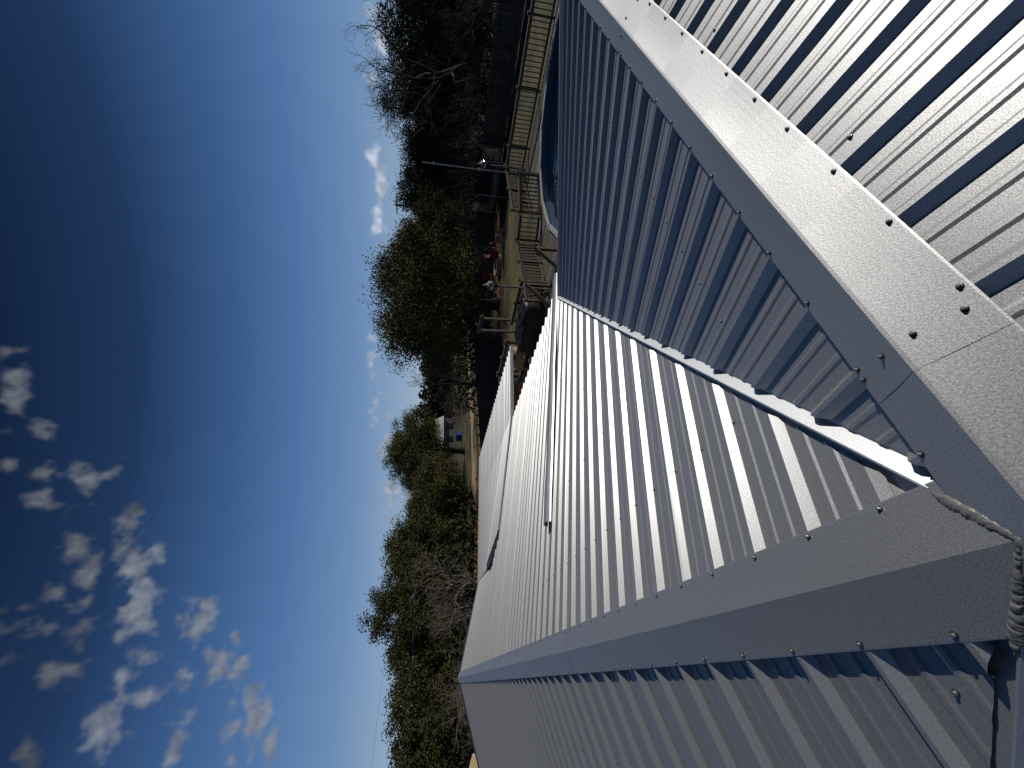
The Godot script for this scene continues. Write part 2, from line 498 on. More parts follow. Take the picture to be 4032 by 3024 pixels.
func house():
	make_screw()
	var H := thing("house", "long house under ribbed galvanized metal roofs with crossing ridges, filling the lower half", "house")
	var ca := 1.0 / sqrt(1.0 + TA * TA)
	var cl := 1.0 / sqrt(1.0 + TL * TL)
	var cb := 1.0 / sqrt(1.0 + TB * TB)
	# --- wing, slope towards the pool
	var ar_span := func(z: float) -> Vector2:
		var x1 := 5.24
		if z > -4.35: x1 = minf(5.24, valley_x(z) - 0.03)
		elif z < -8.75: x1 = upper_c(z).x + 0.35
		return Vector2(0.02, maxf(0.02, (x1 - AX) / ca))
	var z_first := -0.766
	for k in 16:
		var z0 := z_first - PITCH * 4.0 * (k + 1)
		var ribs := 4
		if z0 < ENDZ + 0.1:
			break
		var m := sheet(z0, ribs, at_ar, ar_span)
		if m == null: continue
		var p := put("metal_panel", m, M.roof, H)
		if z0 > -6.0:
			for r in 4:
				var zz := z0 + PITCH * r + 0.04
				var sp: Vector2 = ar_span.call(zz)
				for s in [0.62, 1.35, 2.1, 2.9, 3.7]:
					if s < sp.y - 0.08 and (r + int(s * 3)) % 2 == 0 or s < 0.7 and s < sp.y - 0.08:
						screw(at_ar(zz, s, 0.0), Vector3(TA, 1, 0).normalized(), p)
	# --- wing, slope away from the pool
	var al_span := func(z: float) -> Vector2:
		var x1 := -5.2
		if z > -3.9: x1 = maxf(-5.2, valley_left_x(z) + 0.05)
		return Vector2(0.02, maxf(0.02, (AX - x1) / cl))
	for k in 16:
		var z0 := -0.770 - PITCH * 4.0 * (k + 1)
		if z0 < ENDZ + 0.1: break
		var m := sheet(z0, 4, at_al, al_span)
		if m == null: continue
		var p := put("metal_panel", m, M.roof, H)
		if z0 > -8.0:
			for r in 4:
				var zz := z0 + PITCH * r + 0.04
				var sp: Vector2 = al_span.call(zz)
				for s in [0.62, 1.35]:
					if s < sp.y - 0.08: screw(at_al(zz, s, 0.0), Vector3(-TL, 1, 0).normalized(), p)
	for k in 2:   # the first two screws below the cap
		screw(at_al([-0.79, -0.885][k], [0.205, 0.235][k], 0.0), Vector3(-TL, 1, 0).normalized(), H)
	# --- cross roof, far slope
	var bf_span := func(x: float) -> Vector2:
		var z1 := valley_z(x) + 0.052
		if x < AX: z1 = valley_left_z(x) + 0.06
		if x < AX and x > -0.02: z1 = BZ
		return Vector2(0.02, maxf(0.02, (BZ - z1) / cb))
	var x_first := 0.9665 - PITCH * 4.0 * 6.0
	for k in 11:
		var x0 := x_first + PITCH * 4.0 * k
		var ribs := 4
		if x0 > 4.6: break
		if x0 + PITCH * 4 > 4.75: ribs = 1
		var m := sheet(x0, ribs, at_bf, bf_span)
		if m == null: continue
		var p := put("metal_panel", m, M.roof, H)
		for r in ribs:
			var xx := x0 + PITCH * r + PITCH * 0.44
			var sp: Vector2 = bf_span.call(xx)
			for s in [0.525, 1.25, 2.0, 2.75]:
				if s < sp.y - 0.1 and xx > 0.2: screw(at_bf(xx, s, 0.0), Vector3(0, 1, -TB).normalized(), p)
			if r == 2:
				for s in [0.55, 1.28, 2.02]:
					if s < sp.y - 0.1 and xx > 0.2: screw(at_bf(xx - 0.075, s, 0.0), Vector3(0, 1, -TB).normalized(), p)
	# --- cross roof, near slope
	var bn_span := func(_x: float) -> Vector2:
		return Vector2(0.02, 4.2)
	var n_first := 0.983 - PITCH * 4.0 * 6.0
	for k in 11:
		var x0 := n_first + PITCH * 4.0 * k
		var ribs := 4
		if x0 > 4.6: break
		if x0 + PITCH * 4 > 4.75: ribs = 1
		var p := put("metal_panel", sheet(x0, ribs, at_bn, bn_span), M.roof, H)
		if x0 > 0.0 and x0 < 3.0:
			screw(at_bn(x0 + 0.065, 0.205, 0.0), Vector3(0, 1, TB).normalized(), p)
	# --- low side roof beyond
	var c_span := func(_z: float) -> Vector2: return Vector2(0.0, 1.0)
	for k in 7:
		var z0 := -8.52 - PITCH * 4.0 * (k + 1)
		put("metal_panel", sheet(z0, 4, at_c, c_span, 2), M.roof, H)
	var trim := MB.new()
	# folded edge of the low roof on its near and upper side
	for i in 8:
		var za := -8.5
		var a := at_c(za, i / 8.0, 0.024)
		var b := at_c(za, (i + 1) / 8.0, 0.024)
		var dr := -0.03 if i < 4 else -0.085
		trim.quad(a + Vector3(0, dr, 0.012), b + Vector3(0, dr, 0.012), b + Vector3(0, 0, 0.012), a + Vector3(0, 0, 0.012))
		trim.quad(a + Vector3(0, 0, 0.012), b + Vector3(0, 0, 0.012), b + Vector3(0, 0, -0.07), a + Vector3(0, 0, -0.07))
	put("rake_trim", trim.mesh(), M.cap, H)
	trim = MB.new()
	var zs := [-8.52, -8.8, -9.1, -9.42, -9.8, -10.2, -10.6, -12.0, -13.5, -14.86]
	for i in zs.size() - 1:
		var a := at_c(zs[i], 0.0, 0.022)
		var b := at_c(zs[i + 1], 0.0, 0.022)
		trim.quad(b, a, a - Vector3(-0.01, 0.22, 0), b - Vector3(-0.01, 0.22, 0))
	put("back_flashing", trim.mesh(), M.cap, H)
	# --- valley flashing: two wings and a raised centre
	for side in 2:
		var b := MB.new()
		var sec := [[0.20, -0.006], [0.038, 0.0], [0.006, 0.033], [0.001, 0.033], [-0.005, 0.0], [-0.16, -0.006]]
		var xs := [0.225, 1.3, 2.5, 3.7, 4.80] if side == 0 else [-0.03, -1.0, -2.2, -3.4]
		var q := Vector3(0.614, 0, 0.79) if side == 0 else Vector3(-0.676, 0, 0.738)
		for i in xs.size() - 1:
			for j in sec.size() - 1:
				var c4 := []
				for e in [[i, j], [i + 1, j], [i + 1, j + 1], [i, j + 1]]:
					var x: float = xs[e[0]]
					var o: float = sec[e[1]][0]
					var z := valley_z(x) if side == 0 else valley_left_z(x)
					var y := AY - RIB - 0.008 - (TA * (x - AX) if side == 0 else TL * (AX - x))
					var rise := (o * 0.79 * TB if o > 0 else -o * (0.614 * TA if side == 0 else 0.676 * TL))
					c4.append(W(x, y + rise + sec[e[1]][1], z) + q * o)
				b.quad(c4[0], c4[1], c4[2], c4[3])
		put("valley_flashing", b.mesh(), M.flash if side == 0 else M.roof, H)
	# --- ridge caps in lengths that lap over one another
	cap_run(H, true, [0.6, -3.35, -5.75, -8.6, -11.6, ENDZ - 0.03])
	cap_run(H, false, [4.78, 2.78, 0.52, -2.6])
	# --- sealant where the two caps meet
	sealant(H)
	# --- boarding under the sheets, rake trims, eave boards
	var d := MB.new()
	d.quad(at_ar(0.0, 0, -0.012), at_ar(0.0, 0.02, -0.012), at_ar(ENDZ, 2.4, -0.03), at_ar(ENDZ, 0, -0.03))
	var A0 := at_ar(-0.56, 0.0, -0.014)
	d.tri(A0, W(5.2, AY - 0.036 - TA * 5.1, valley_z(5.2)), at_ar(-8.6, 0.0, -0.014))
	d.tri(W(5.2, AY - 0.036 - TA * 5.1, valley_z(5.2)), at_ar(-8.6, 5.2, -0.014), at_ar(-8.6, 0.0, -0.014))
	put("roof_boarding", d.mesh(), M.deckboard, H)
	d = MB.new()
	d.quad(at_al(-0.5, 0.0, -0.014), at_al(ENDZ, 0.0, -0.014), at_al(ENDZ, 5.4, -0.014), at_al(-0.5, 5.4, -0.014))
	put("roof_boarding", d.mesh(), M.deckboard, H)
	d = MB.new()
	d.quad(at_bn(-4.5, 0, -0.014), at_bn(4.72, 0, -0.014), at_bn(4.72, 4.2, -0.014), at_bn(-4.5, 4.2, -0.014))
	put("roof_boarding", d.mesh(), M.deckboard, H)
	d = MB.new()
	d.tri(at_bf(AX, 0.03, -0.03), at_bf(4.72, 0.03, -0.03), at_bf(4.72, (BZ - valley_z(4.72)) / cb, -0.03))
	d.tri(at_bf(AX, 0.03, -0.03), at_bf(-4.5, (BZ - valley_left_z(-4.5)) / cb, -0.03), at_bf(-4.5, 0.03, -0.03))
	put("roof_boarding", d.mesh(), M.deckboard, H)
	d = MB.new()
	for i in 7:
		var z0 := lerpf(-8.56, ENDZ, i / 7.0)
		var z1 := lerpf(-8.56, ENDZ, (i + 1) / 7.0)
		for e in [[0.005, 0.5], [0.5, 0.99]]: d.quad(at_c(z0, e[0], -0.03), at_c(z0, e[1], -0.03), at_c(z1, e[1], -0.03), at_c(z1, e[0], -0.03))
	put("roof_boarding", d.mesh(), M.deckboard, H)
	# rake of the cross roof at the pool end
	for s in 2:
		var b := MB.new()
		var len_: float = [(BZ - valley_z(4.76)) / cb - 0.06, 4.2][s]
		for i in 1:
			var f: Callable = at_bf if s == 0 else at_bn
			var p0: Vector3 = f.call(4.74, 0.0, RIB + 0.003)
			var p1: Vector3 = f.call(4.74, len_, RIB + 0.003)
			b.quad(p0, p1, p1 + Vector3(0.03, 0, 0), p0 + Vector3(0.03, 0, 0))
			b.quad(p0 + Vector3(0.03, 0, 0), p1 + Vector3(0.03, 0, 0), p1 + Vector3(0.03, -0.16, 0), p0 + Vector3(0.03, -0.16, 0))
			b.quad(p0, p1, p1 + Vector3(0, -0.03, 0), p0 + Vector3(0, -0.03, 0))
		put("rake_trim", b.mesh(), M.cap, H)
	# far rake of the wing
	for s in 2:
		var b := MB.new()
		var f: Callable = at_ar if s == 0 else at_al
		var n := 4
		var top := 2.7 if s == 0 else 5.4
		for i in n:
			var p0: Vector3 = f.call(ENDZ, top * i / n, RIB + 0.004)
			var p1: Vector3 = f.call(ENDZ, top * (i + 1) / n, RIB + 0.004)
			b.quad(p0 + Vector3(0, 0, 0.05), p0 - Vector3(0, 0, 0.02), p1 - Vector3(0, 0, 0.02), p1 + Vector3(0, 0, 0.05))
			b.quad(p0 - Vector3(0, 0, 0.02), p0 - Vector3(0, 0.14, 0.02), p1 - Vector3(0, 0.14, 0.02), p1 - Vector3(0, 0, 0.02))
		put("rake_trim", b.mesh(), M.cap, H)
	var fb := MB.new()
	fb.box(W(5.16, -2.16, -6.4), Vector3(0.03, 0.18, 4.5))
	put("eave_board", fb.mesh(), M.rail, H)
	fb = MB.new()
	fb.beam(W(7.4, -2.34, -8.7), W(7.1, -2.16, -14.7), 0.03, 0.16)
	put("eave_board", fb.mesh(), M.rail, H)
	# walls
	fb = MB.new()
	fb.box(Vector3(0.65, 1.475, -7.7), Vector3(8.5, 2.95, 13.8))
	put("wing_wall", fb.mesh(), M.siding, H)
	fb = MB.new()
	fb.box(Vector3(0.2, 1.55, 0.0), Vector3(8.5, 3.1, 5.6))
	put("cross_wall", fb.mesh(), M.siding, H)
	fb = MB.new()
	fb.box(Vector3(5.72, 1.49, -11.72), Vector3(1.62, 2.98, 5.8))
	var bw := put("brick_wall", fb.mesh(), M.mortar, H)
	var bm := MB.new()
	bm.box(Vector3.ZERO, Vector3(0.195, 0.058, 0.02))
	var brick_mesh := bm.mesh()
	for r in 22:
		for k in 8:
			var x := 5.02 + k * 0.206 + (0.103 if r % 2 == 1 else 0.0)
			if x > 6.5: continue
			var o := put("brick", brick_mesh, M["brick%d" % rng.randi_range(0, 2)], bw)
			o.position = Vector3(x, 2.94 - r * 0.068, -8.814 + rng.randf_range(-0.002, 0.002))
	# --- loose length of trim on the pool-side slope
	var lt := MB.new()
	var e0 := at_ar(-4.06, 1.13, 0.0)
	var e1 := at_ar(-4.30, 5.45, 0.0)
	var run := (e1 - e0).normalized()
	var up := Vector3(TA, 1, 0).normalized()
	var sd := run.cross(up).normalized()
	var secs := [[-0.075, 0.0], [-0.062, 0.022], [-0.055, 0.052], [0.055, 0.052], [0.062, 0.022], [0.075, 0.004]]
	for i in 12:
		for j in secs.size() - 1:
			var c4 := []
			for e in [[i, j], [i + 1, j], [i + 1, j + 1], [i, j + 1]]:
				var t: float = e[0] / 12.0
				var wob := sin(t * 21.0) * 0.004 + sin(t * 8.0 + 1.0) * 0.005
				c4.append(e0.lerp(e1, t) + sd * (secs[e[1]][0] * (1.0 + wob * 6.0) + wob) + up * (secs[e[1]][1] + 0.0215 + absf(wob)))
			lt.quad(c4[0], c4[1], c4[2], c4[3])
	var lo := put("metal_trim", lt.mesh(), M.cap, self)
	tag(lo, "loose length of bent galvanized trim lying down the sunlit pool-side roof slope, its end open", "trim")

func cap_run(H: Node3D, wing: bool, marks: Array):
	for k in marks.size() - 1:
		var b := MB.new()
		var lift := 0.0 if k % 2 == 0 else 0.0004
		var n := 10
		var a0: float = marks[k]
		var a1: float = marks[k + 1] - (0.10 if k < marks.size() - 2 else 0.0)
		var w0 := 0.1415 if wing else 0.128
		var w1 := 0.1415 if wing else 0.152
		# cross-section offsets along the slope; hem turned down at each edge
		var fa: Callable = at_al if wing else at_bf
		var fb: Callable = at_ar if wing else at_bn
		for i in n:
			var l0 := lerpf(a0, a1, float(i) / n)
			var l1 := lerpf(a0, a1, float(i + 1) / n)
			# sheet metal is never quite flat: a shallow ripple from screw to screw
			var r0 := 0.0012 * sin(l0 * 7.3 + k) + 0.0008 * sin(l0 * 19.0)
			var r1 := 0.0012 * sin(l1 * 7.3 + k) + 0.0008 * sin(l1 * 19.0)
			var base := RIB + 0.002 + lift
			for s in 2:
				var f: Callable = fa if s == 0 else fb
				var w := w0 if s == 0 else w1
				var cr := 0.003 if wing else 0.015
				var rows := []
				for u in [0.0, 0.03, 0.07, 0.12, 0.18, 0.25, 0.33, 0.42, 0.52, 0.63, 0.75, 0.87, 0.97]:
					rows.append([w * u, base + cr * (0.55 * (1.0 - u) + 0.45 * pow(1.0 - u, 2.0)), sin(u * PI)])
				rows.append([w, base - 0.0005, 0.0])
				rows.append([w + 0.0006, base - 0.004, 0.0])
				rows[0][0] = -(lift + cr) * (TB if not wing else (TL if s == 0 else TA))
				for j in rows.size() - 1:
					var p: Vector3 = f.call(l0, rows[j][0], rows[j][1] + r0 * rows[j][2])
					var q: Vector3 = f.call(l0, rows[j + 1][0], rows[j + 1][1] + r0 * rows[j + 1][2])
					var q1: Vector3 = f.call(l1, rows[j + 1][0], rows[j + 1][1] + r1 * rows[j + 1][2])
					var p1: Vector3 = f.call(l1, rows[j][0], rows[j][1] + r1 * rows[j][2])
					if wing == (s == 0): b.quad(p1, p, q, q1)
					else: b.quad(p, p1, q1, q)
		var o := put("ridge_cap", b.mesh(), M.cap, H)
		var nr := Vector3(TA, 1, 0).normalized() if wing else Vector3(0, 1, TB).normalized()
		var nl := Vector3(-TL, 1, 0).normalized() if wing else Vector3(0, 1, -TB).normalized()
		var first := -0.766 if wing else 0.9665
		var firstb := -0.770 if wing else 0.983
		for r in range(-20, 60):
			var l := first - PITCH * r if wing else first + PITCH * r
			var l2 := firstb - PITCH * r if wing else firstb + PITCH * r
			var lo := minf(a0, marks[k + 1])
			var hi := maxf(a0, marks[k + 1])
			if l > lo and l < hi and (not wing or (l < -0.70 and l > -8.0)) and (wing or l > 0.2):
				screw((fb if wing else fa).call(l + rng.randf_range(-0.01, 0.01), 0.127 if wing else 0.116, RIB + 0.0025 + lift + (0.0 if wing else 0.0009)), nr if wing else nl, o)
			if l2 > lo and l2 < hi and (not wing or (l2 < -0.70 and l2 > -8.0)) and (wing or l2 > 0.3):
				screw((fa if wing else fb).call(l2 + rng.randf_range(-0.01, 0.01), 0.127 if wing else 0.137, RIB + 0.0025 + lift + (0.0 if wing else 0.0009)), nl if wing else nr, o)
		if k > 0:
			for s in 2:
				var f: Callable = fa if s == 0 else fb
				screw(f.call(a0 - 0.03, 0.035, RIB + 0.003 + (0.0018 if wing else 0.0105)), (nl if s == 0 else nr), o)
				if not wing or k < 3: screw(f.call(a0 - 0.035, 0.118, RIB + 0.0035 + (0.0 if wing else 0.0018)), (nl if s == 0 else nr), o)

func sealant(H: Node3D):
	# a smeared, rippled bead along the joint of the two caps
	var path := []
	var n := 150
	for i in n + 1:
		var t := float(i) / n
		var x := lerpf(0.215, -0.06, t)
		var y := AY - (TA * (x - AX) if x > AX else TL * (AX - x))
		var z := BZ - (BY - y) / TB
		path.append(W(x, y + 0.001, z))
	var f := FastNoiseLite.new()
	f.seed = 8
	f.frequency = 1.0
	var b := MB.new()
	var k := 14
	var rows := []
	for i in n + 1:
		var d: Vector3 = (path[mini(i + 1, n)] - path[maxi(i - 1, 0)]).normalized()
		var t := float(i) / n
		var up := Vector3(0.05, 1, -0.05).normalized()
		var side := d.cross(up).normalized()
		up = side.cross(d).normalized()
		var endf := clampf(minf(t, 1.0 - t) * 14.0, 0.12, 1.0)
		var wid := 0.0095 * (1.0 + 0.30 * sin(t * 9.0) + 0.25 * f.get_noise_2d(t * 14.0, 3.0)) * endf
		var fold := 0.0028 * absf(sin(t * 74.0 + 2.0 * f.get_noise_2d(t * 9.0, 0.0))) if t > 0.42 else 0.0022 * absf(sin(t * 38.0))
		var hgt := (0.006 + 0.003 * f.get_noise_2d(t * 20.0, 9.0)) * endf + fold
		var row := []
		for j in k:
			var a := TAU * j / k
			var sk := 0.0028 * f.get_noise_2d(t * 60.0, cos(a) * 2.0 + sin(a))
			var shear := (0.012 * sin(a) * (1.0 if t > 0.42 else -0.6)) * 0.5
			var p: Vector3 = path[i] + side * cos(a) * (wid + sk) + up * (sin(a) * (hgt + sk)) + d * shear
			row.append(p)
		rows.append(row)
	var st := SurfaceTool.new()
	st.begin(Mesh.PRIMITIVE_TRIANGLES)
	for i in n:
		for j in k:
			var q := (j + 1) % k
			for p in [rows[i][j], rows[i + 1][q], rows[i][q], rows[i][j], rows[i + 1][j], rows[i + 1][q]]:
				st.set_smooth_group(0)
				st.add_vertex(p)
	st.index()
	st.generate_normals()
	put("sealant_bead", st.commit(), M.sealant, H)

# ------------------------------------------------------------------ deck, pool and yard
const DECK := 1.0          # deck level above the lawn
const POOL := Vector3(13.85, 0, -3.6)
const POOL_R := 4.55

func railing(label: String, a: Vector2, b: Vector2, posts: Array, skip := []):
	# a and b: x and z of the two ends; posts: distances along; skip: [from, to] left open
	var R := thing("deck_railing", label, "railing", Vector3(a.x, DECK, a.y), 0.0, "wooden railings round the pool deck")
	var d := Vector3(b.x - a.x, 0, b.y - a.y)
	var L := d.length()
	d /= L
	var ang := atan2(-d.z, d.x)
	var pm := MB.new()
	pm.box(Vector3(0, 0.45, 0), Vector3(0.09, 1.04, 0.09))
	pm.box(Vector3(0, 0.985, 0), Vector3(0.12, 0.03, 0.12))
	var post_mesh := pm.mesh()
	for p in posts:
		var o := put("post", post_mesh, M.rail, R)
		o.position = d * p
		o.rotation.y = ang
	var spans := [[0.0, L]]
	if skip.size() == 2: spans = [[0.0, skip[0]], [skip[1], L]]
	var km := MB.new()
	km.box(Vector3.ZERO, Vector3(0.036, 0.76, 0.036))
	var picket_mesh := km.mesh()
	for s in spans:
		var m := MB.new()
		m.beam(d * s[0] + Vector3.UP * 0.90, d * s[1] + Vector3.UP * 0.90, 0.14, 0.036)
		put("top_rail", m.mesh(), M.rail, R)
		m = MB.new()
		m.beam(d * s[0] + Vector3.UP * 0.835, d * s[1] + Vector3.UP * 0.835, 0.04, 0.085)
		put("upper_rail", m.mesh(), M.rail, R)
		m = MB.new()
		m.beam(d * s[0] + Vector3.UP * 0.11, d * s[1] + Vector3.UP * 0.11, 0.04, 0.085)
		put("lower_rail", m.mesh(), M.rail, R)
		var t: float = s[0] + 0.08
		while t < s[1] - 0.05:
			var o := put("picket", picket_mesh, M.picket, R)
			o.position = d * t + Vector3(0, 0.475, 0) + Vector3(-d.z, 0, d.x) * 0.038
			o.rotation.y = ang + rng.randf_range(-0.03, 0.03)
			t += 0.172

func lantern(label: String, at: Vector3, height: float):
	var t := thing("lamp_post", label, "lamp", at, 0.0, "lamp posts at the deck")
	var m := MB.new()
	m.tube(PackedVector3Array([Vector3.ZERO, Vector3(0, height, 0)]), PackedFloat32Array([0.045, 0.035]), 10)
	put("pole", m.mesh(), M.greypaint, t)
	m = MB.new()
	m.lathe(PackedVector2Array([Vector2(0.05, -0.16), Vector2(0.06, -0.05), Vector2(0.09, 0.0)]), Vector3(0, height, 0), 10)
	put("collar", m.mesh(), M.blackpaint, t)
	m = MB.new()
	m.lathe(PackedVector2Array([Vector2(0.09, 0.0), Vector2(0.16, 0.07), Vector2(0.17, 0.12), Vector2(0.11, 0.2)]), Vector3(0, height, 0), 14)
	put("globe", m.mesh(), M.globe, t)
	m = MB.new()
	m.lathe(PackedVector2Array([Vector2(0.18, 0.19), Vector2(0.11, 0.24), Vector2(0.05, 0.30), Vector2(0.02, 0.42), Vector2(0, 0.43)]), Vector3(0, height, 0), 12)
	put("hood", m.mesh(), M.greypaint, t)

func yard():
	# --- pool
	var P := thing("swimming_pool", "round above-ground swimming pool of blue water set into the wooden deck", "pool", POOL)
	var k := 36
	var m := MB.new()
	for i in k:
		var a := TAU * i / k
		var e := TAU * (i + 1) / k
		var U := Vector3(cos(a), 0, sin(a)) * POOL_R
		var V := Vector3(cos(e), 0, sin(e)) * POOL_R
		m.quad(V, U, U + Vector3.UP * 1.06, V + Vector3.UP * 1.06)
	put("wall", m.mesh(), M.poolwall, P)
	m = MB.new()
	for i in k:
		var a := TAU * i / k
		var e := TAU * (i + 1) / k
		var U := Vector3(cos(a), 0, sin(a)) * (POOL_R - 0.02)
		var V := Vector3(cos(e), 0, sin(e)) * (POOL_R - 0.02)
		m.quad(U + Vector3.UP * 0.02, V + Vector3.UP * 0.02, V + Vector3.UP * 1.05, U + Vector3.UP * 1.05)
		m.tri(Vector3(0, 0.02, 0), V + Vector3.UP * 0.02, U + Vector3.UP * 0.02)
	put("liner", m.mesh(), M.liner, P)
	m = MB.new()
	var wl := 0.80
	for i in k:
		var a := TAU * i / k
		var e := TAU * (i + 1) / k
		var U := Vector3(cos(a), 0, sin(a)) * (POOL_R - 0.03)
		var V := Vector3(cos(e), 0, sin(e)) * (POOL_R - 0.03)
		m.tri(Vector3(0, wl, 0), V + Vector3.UP * wl, U + Vector3.UP * wl)
	put("water", m.mesh(), M.water, P)
	for i in 18:
		var a := TAU * i / 18.0
		var e := TAU * (i + 1) / 18.0
		var rm := MB.new()
		var U := Vector3(cos(a), 0, sin(a)) * POOL_R + Vector3.UP * 1.075
		var V := Vector3(cos(e), 0, sin(e)) * POOL_R + Vector3.UP * 1.075
		rm.beam(U, V, 0.17, 0.035)
		put("top_rail", rm.mesh(), M.poolrail, P)
		rm = MB.new()
		rm.box(U + Vector3.UP * 0.012, Vector3(0.2, 0.05, 0.13), Basis(Vector3.UP, -a))
		put("rail_joint", rm.mesh(), M.poolrail, P)
	# --- deck of single boards
	var D := thing("pool_deck", "weathered grey-brown wooden deck round the pool", "deck", Vector3(14.3, 0, -9.4))
	var off := D.position
	var x := 9.3
	while x < 19.25:
		var dx := absf(x - POOL.x)
		var zfar := -9.45
		if x < 12.1: zfar = -15.7
		var znear := 1.0
		if x < 11.25 and x > 9.5:
			zfar = -15.7
			znear = -9.45
		elif dx < POOL_R + 0.1: znear = POOL.z - sqrt(maxf(0.0, pow(POOL_R + 0.1, 2) - dx * dx)) - 0.02
		if znear - zfar > 0.2:
			var bm := MB.new()
			bm.box(Vector3(x, DECK - 0.019 + rng.randf_range(-0.002, 0.002), (znear + zfar) * 0.5) - off, Vector3(0.139, 0.036, znear - zfar))
			put("plank", bm.mesh(), M["plank%d" % rng.randi_range(0, 2)], D)
		x += 0.146
	for q in [[Vector3(14.3, DECK - 0.15, -9.46), Vector3(4.4, 0.2, 0.04)], [Vector3(19.27, DECK - 0.15, -4.2), Vector3(0.04, 0.2, 10.6)], [Vector3(12.12, DECK - 0.15, -12.6), Vector3(0.04, 0.2, 6.2)], [Vector3(17.6, DECK - 0.15, -9.46), Vector3(3.3, 0.2, 0.04)], [Vector3(10.7, DECK - 0.15, -15.72), Vector3(2.8, 0.2, 0.04)]]:
		var bm := MB.new()
		bm.box(q[0] - off, q[1])
		put("edge_board", bm.mesh(), M.plank2, D)
	for q in [[19.1, -9.3], [19.1, -5.0], [19.1, 0.5], [16, -9.3], [13, -9.3], [12, -12.5], [12, -15.5], [9.5, -15.5], [9.5, -9.3], [9.5, 0.5]]:
		var bm := MB.new()
		bm.box(Vector3(q[0], (DECK - 0.04) * 0.5, q[1]) - off, Vector3(0.1, DECK - 0.04, 0.1))
		put("support_post", bm.mesh(), M.rail, D)
	railing("long picket railing along the far side of the pool, lawn behind it", Vector2(19.2, 0.9), Vector2(19.2, -9.1), [0.9, 2.2, 4.55, 6.85, 9.1, 10.0])
	railing("railing with sunlit top rail running from the lamp post corner towards the gate", Vector2(19.2, -9.2), Vector2(15.9, -9.3), [1.7, 3.3])
	railing("slanting picket gate panel beside the pool rim", Vector2(16.05, -7.75), Vector2(14.5, -8.55), [0.05, 1.7])
	railing("short railing panel facing the lawn between the gate and the corner post", Vector2(14.42, -8.6), Vector2(14.0, -9.42), [0.9])
	railing("railing behind the dark storage bench, beyond the pool corner", Vector2(13.95, -9.5), Vector2(10.6, -9.55), [1.15, 2.3, 3.3])
	railing("side railing with arch opening above the tan chair and black cover", Vector2(12.0, -9.7), Vector2(11.95, -15.5), [0.06, 1.2, 3.5, 4.6, 5.75], [2.45, 3.4])
	railing("short railing across the end of the side deck, next to the low roof", Vector2(11.9, -15.55), Vector2(9.4, -15.6), [0.06, 1.2, 2.4])
	# arch over the opening
	var A := thing("garden_arch", "tall plain timber arch over the railing opening", "arch", Vector3(12.35, DECK, -12.6))
	for s in [-1, 1]:
		var am := MB.new()
		am.box(Vector3(0.1 * -s, 1.03, 0.46 * s), Vector3(0.09, 2.06, 0.09))
		put("post", am.mesh(), M.rail, A)
	var am2 := MB.new()
	am2.beam(Vector3(-0.12, 2.1, 0.66), Vector3(0.12, 2.1, -0.66), 0.05, 0.14)
	put("crossbeam", am2.mesh(), M.rail, A)
	am2 = MB.new()
	am2.tube(PackedVector3Array([Vector3(0, 2.17, 0), Vector3(0, 2.3, 0.02)]), PackedFloat32Array([0.03, 0.05]), 8, true)
	put("finial", am2.mesh(), M.greypaint, A)
	lantern("lamp post with silver globe beside the timber arch", Vector3(11.3, DECK, -9.55), 2.0)
	lantern("lamp post with silver globe at the far deck corner, below the tall thin pole", Vector3(19.0, DECK, -9.05), 1.85)
	# tall thin pole
	var tp := thing("pole", "tall thin bare pole standing at the far deck corner", "pole", Vector3(19.9, 0, -9.75))
	var pm := MB.new()
	pm.tube(PackedVector3Array([Vector3(0, 0, 0), Vector3(0, 3.0, 0)]), PackedFloat32Array([0.04, 0.04]), 8)
	put("shaft", pm.mesh(), M.greypaint, tp)
	pm = MB.new()
	pm.tube(PackedVector3Array([Vector3(0, 3.0, 0), Vector3(0.03, 5.75, 0)]), PackedFloat32Array([0.032, 0.026]), 8, true)
	put("extension", pm.mesh(), M.steel, tp)
	pm = MB.new()
	pm.box(Vector3(0.02, 3.05, 0), Vector3(0.12, 0.16, 0.1))
	pm.box(Vector3(0.06, 5.2, 0), Vector3(0.14, 0.06, 0.06))
	put("bracket", pm.mesh(), M.steel, tp)
	# steps down from the deck
	var B := thing("deck_steps", "dark wooden steps with slanting handrails beside the cross roof", "steps", Vector3(11.2, 0, -8.6))
	for i in 5:
		var bm := MB.new()
		bm.box(Vector3(-0.15 - 0.27 * i, DECK - 0.19 * (i + 1), 0), Vector3(0.28, 0.036, 1.5))
		put("tread", bm.mesh(), M.fence0, B)
	for s in [-1, 1]:
		var bm := MB.new()
		bm.beam(Vector3(0.05, DECK - 0.2, 0.76 * s), Vector3(-1.4, -0.02, 0.76 * s), 0.04, 0.24)
		put("stringer", bm.mesh(), M.fence1, B)
		bm = MB.new()
		bm.beam(Vector3(0.1, DECK + 0.9, 0.76 * s), Vector3(-1.45, 0.85, 0.76 * s), 0.14, 0.036)
		put("handrail", bm.mesh(), M.rail, B)
		for e in [0.08, -1.4]:
			bm = MB.new()
			bm.box(Vector3(e, (0.95 if e > 0 else 0.42), 0.76 * s), Vector3(0.09, (1.86 if e > 0 else 0.84), 0.09))
			put("post", bm.mesh(), M.rail, B)
	black_cover()
	tan_chair()
	trampoline()
	# red garden chairs round a low fire table
	var spots := [[26.1, -17.6, 0.5, "red garden chair with raised back, nearest the trampoline"], [25.2, -18.5, 2.6, "dark red garden chair seen from behind, nearest the deck"], [26.9, -19.4, 0.3, "shaded red garden chair on the fence side of the fire table"], [26.3, -21.4, -0.9, "bright red garden chair beyond the fire table"], [25.4, -21.9, -1.9, "red garden chair beside the oak trunk and potted plant"]]
	for q in spots: red_chair(Vector3(q[0], 0, q[1]), q[2], q[3])
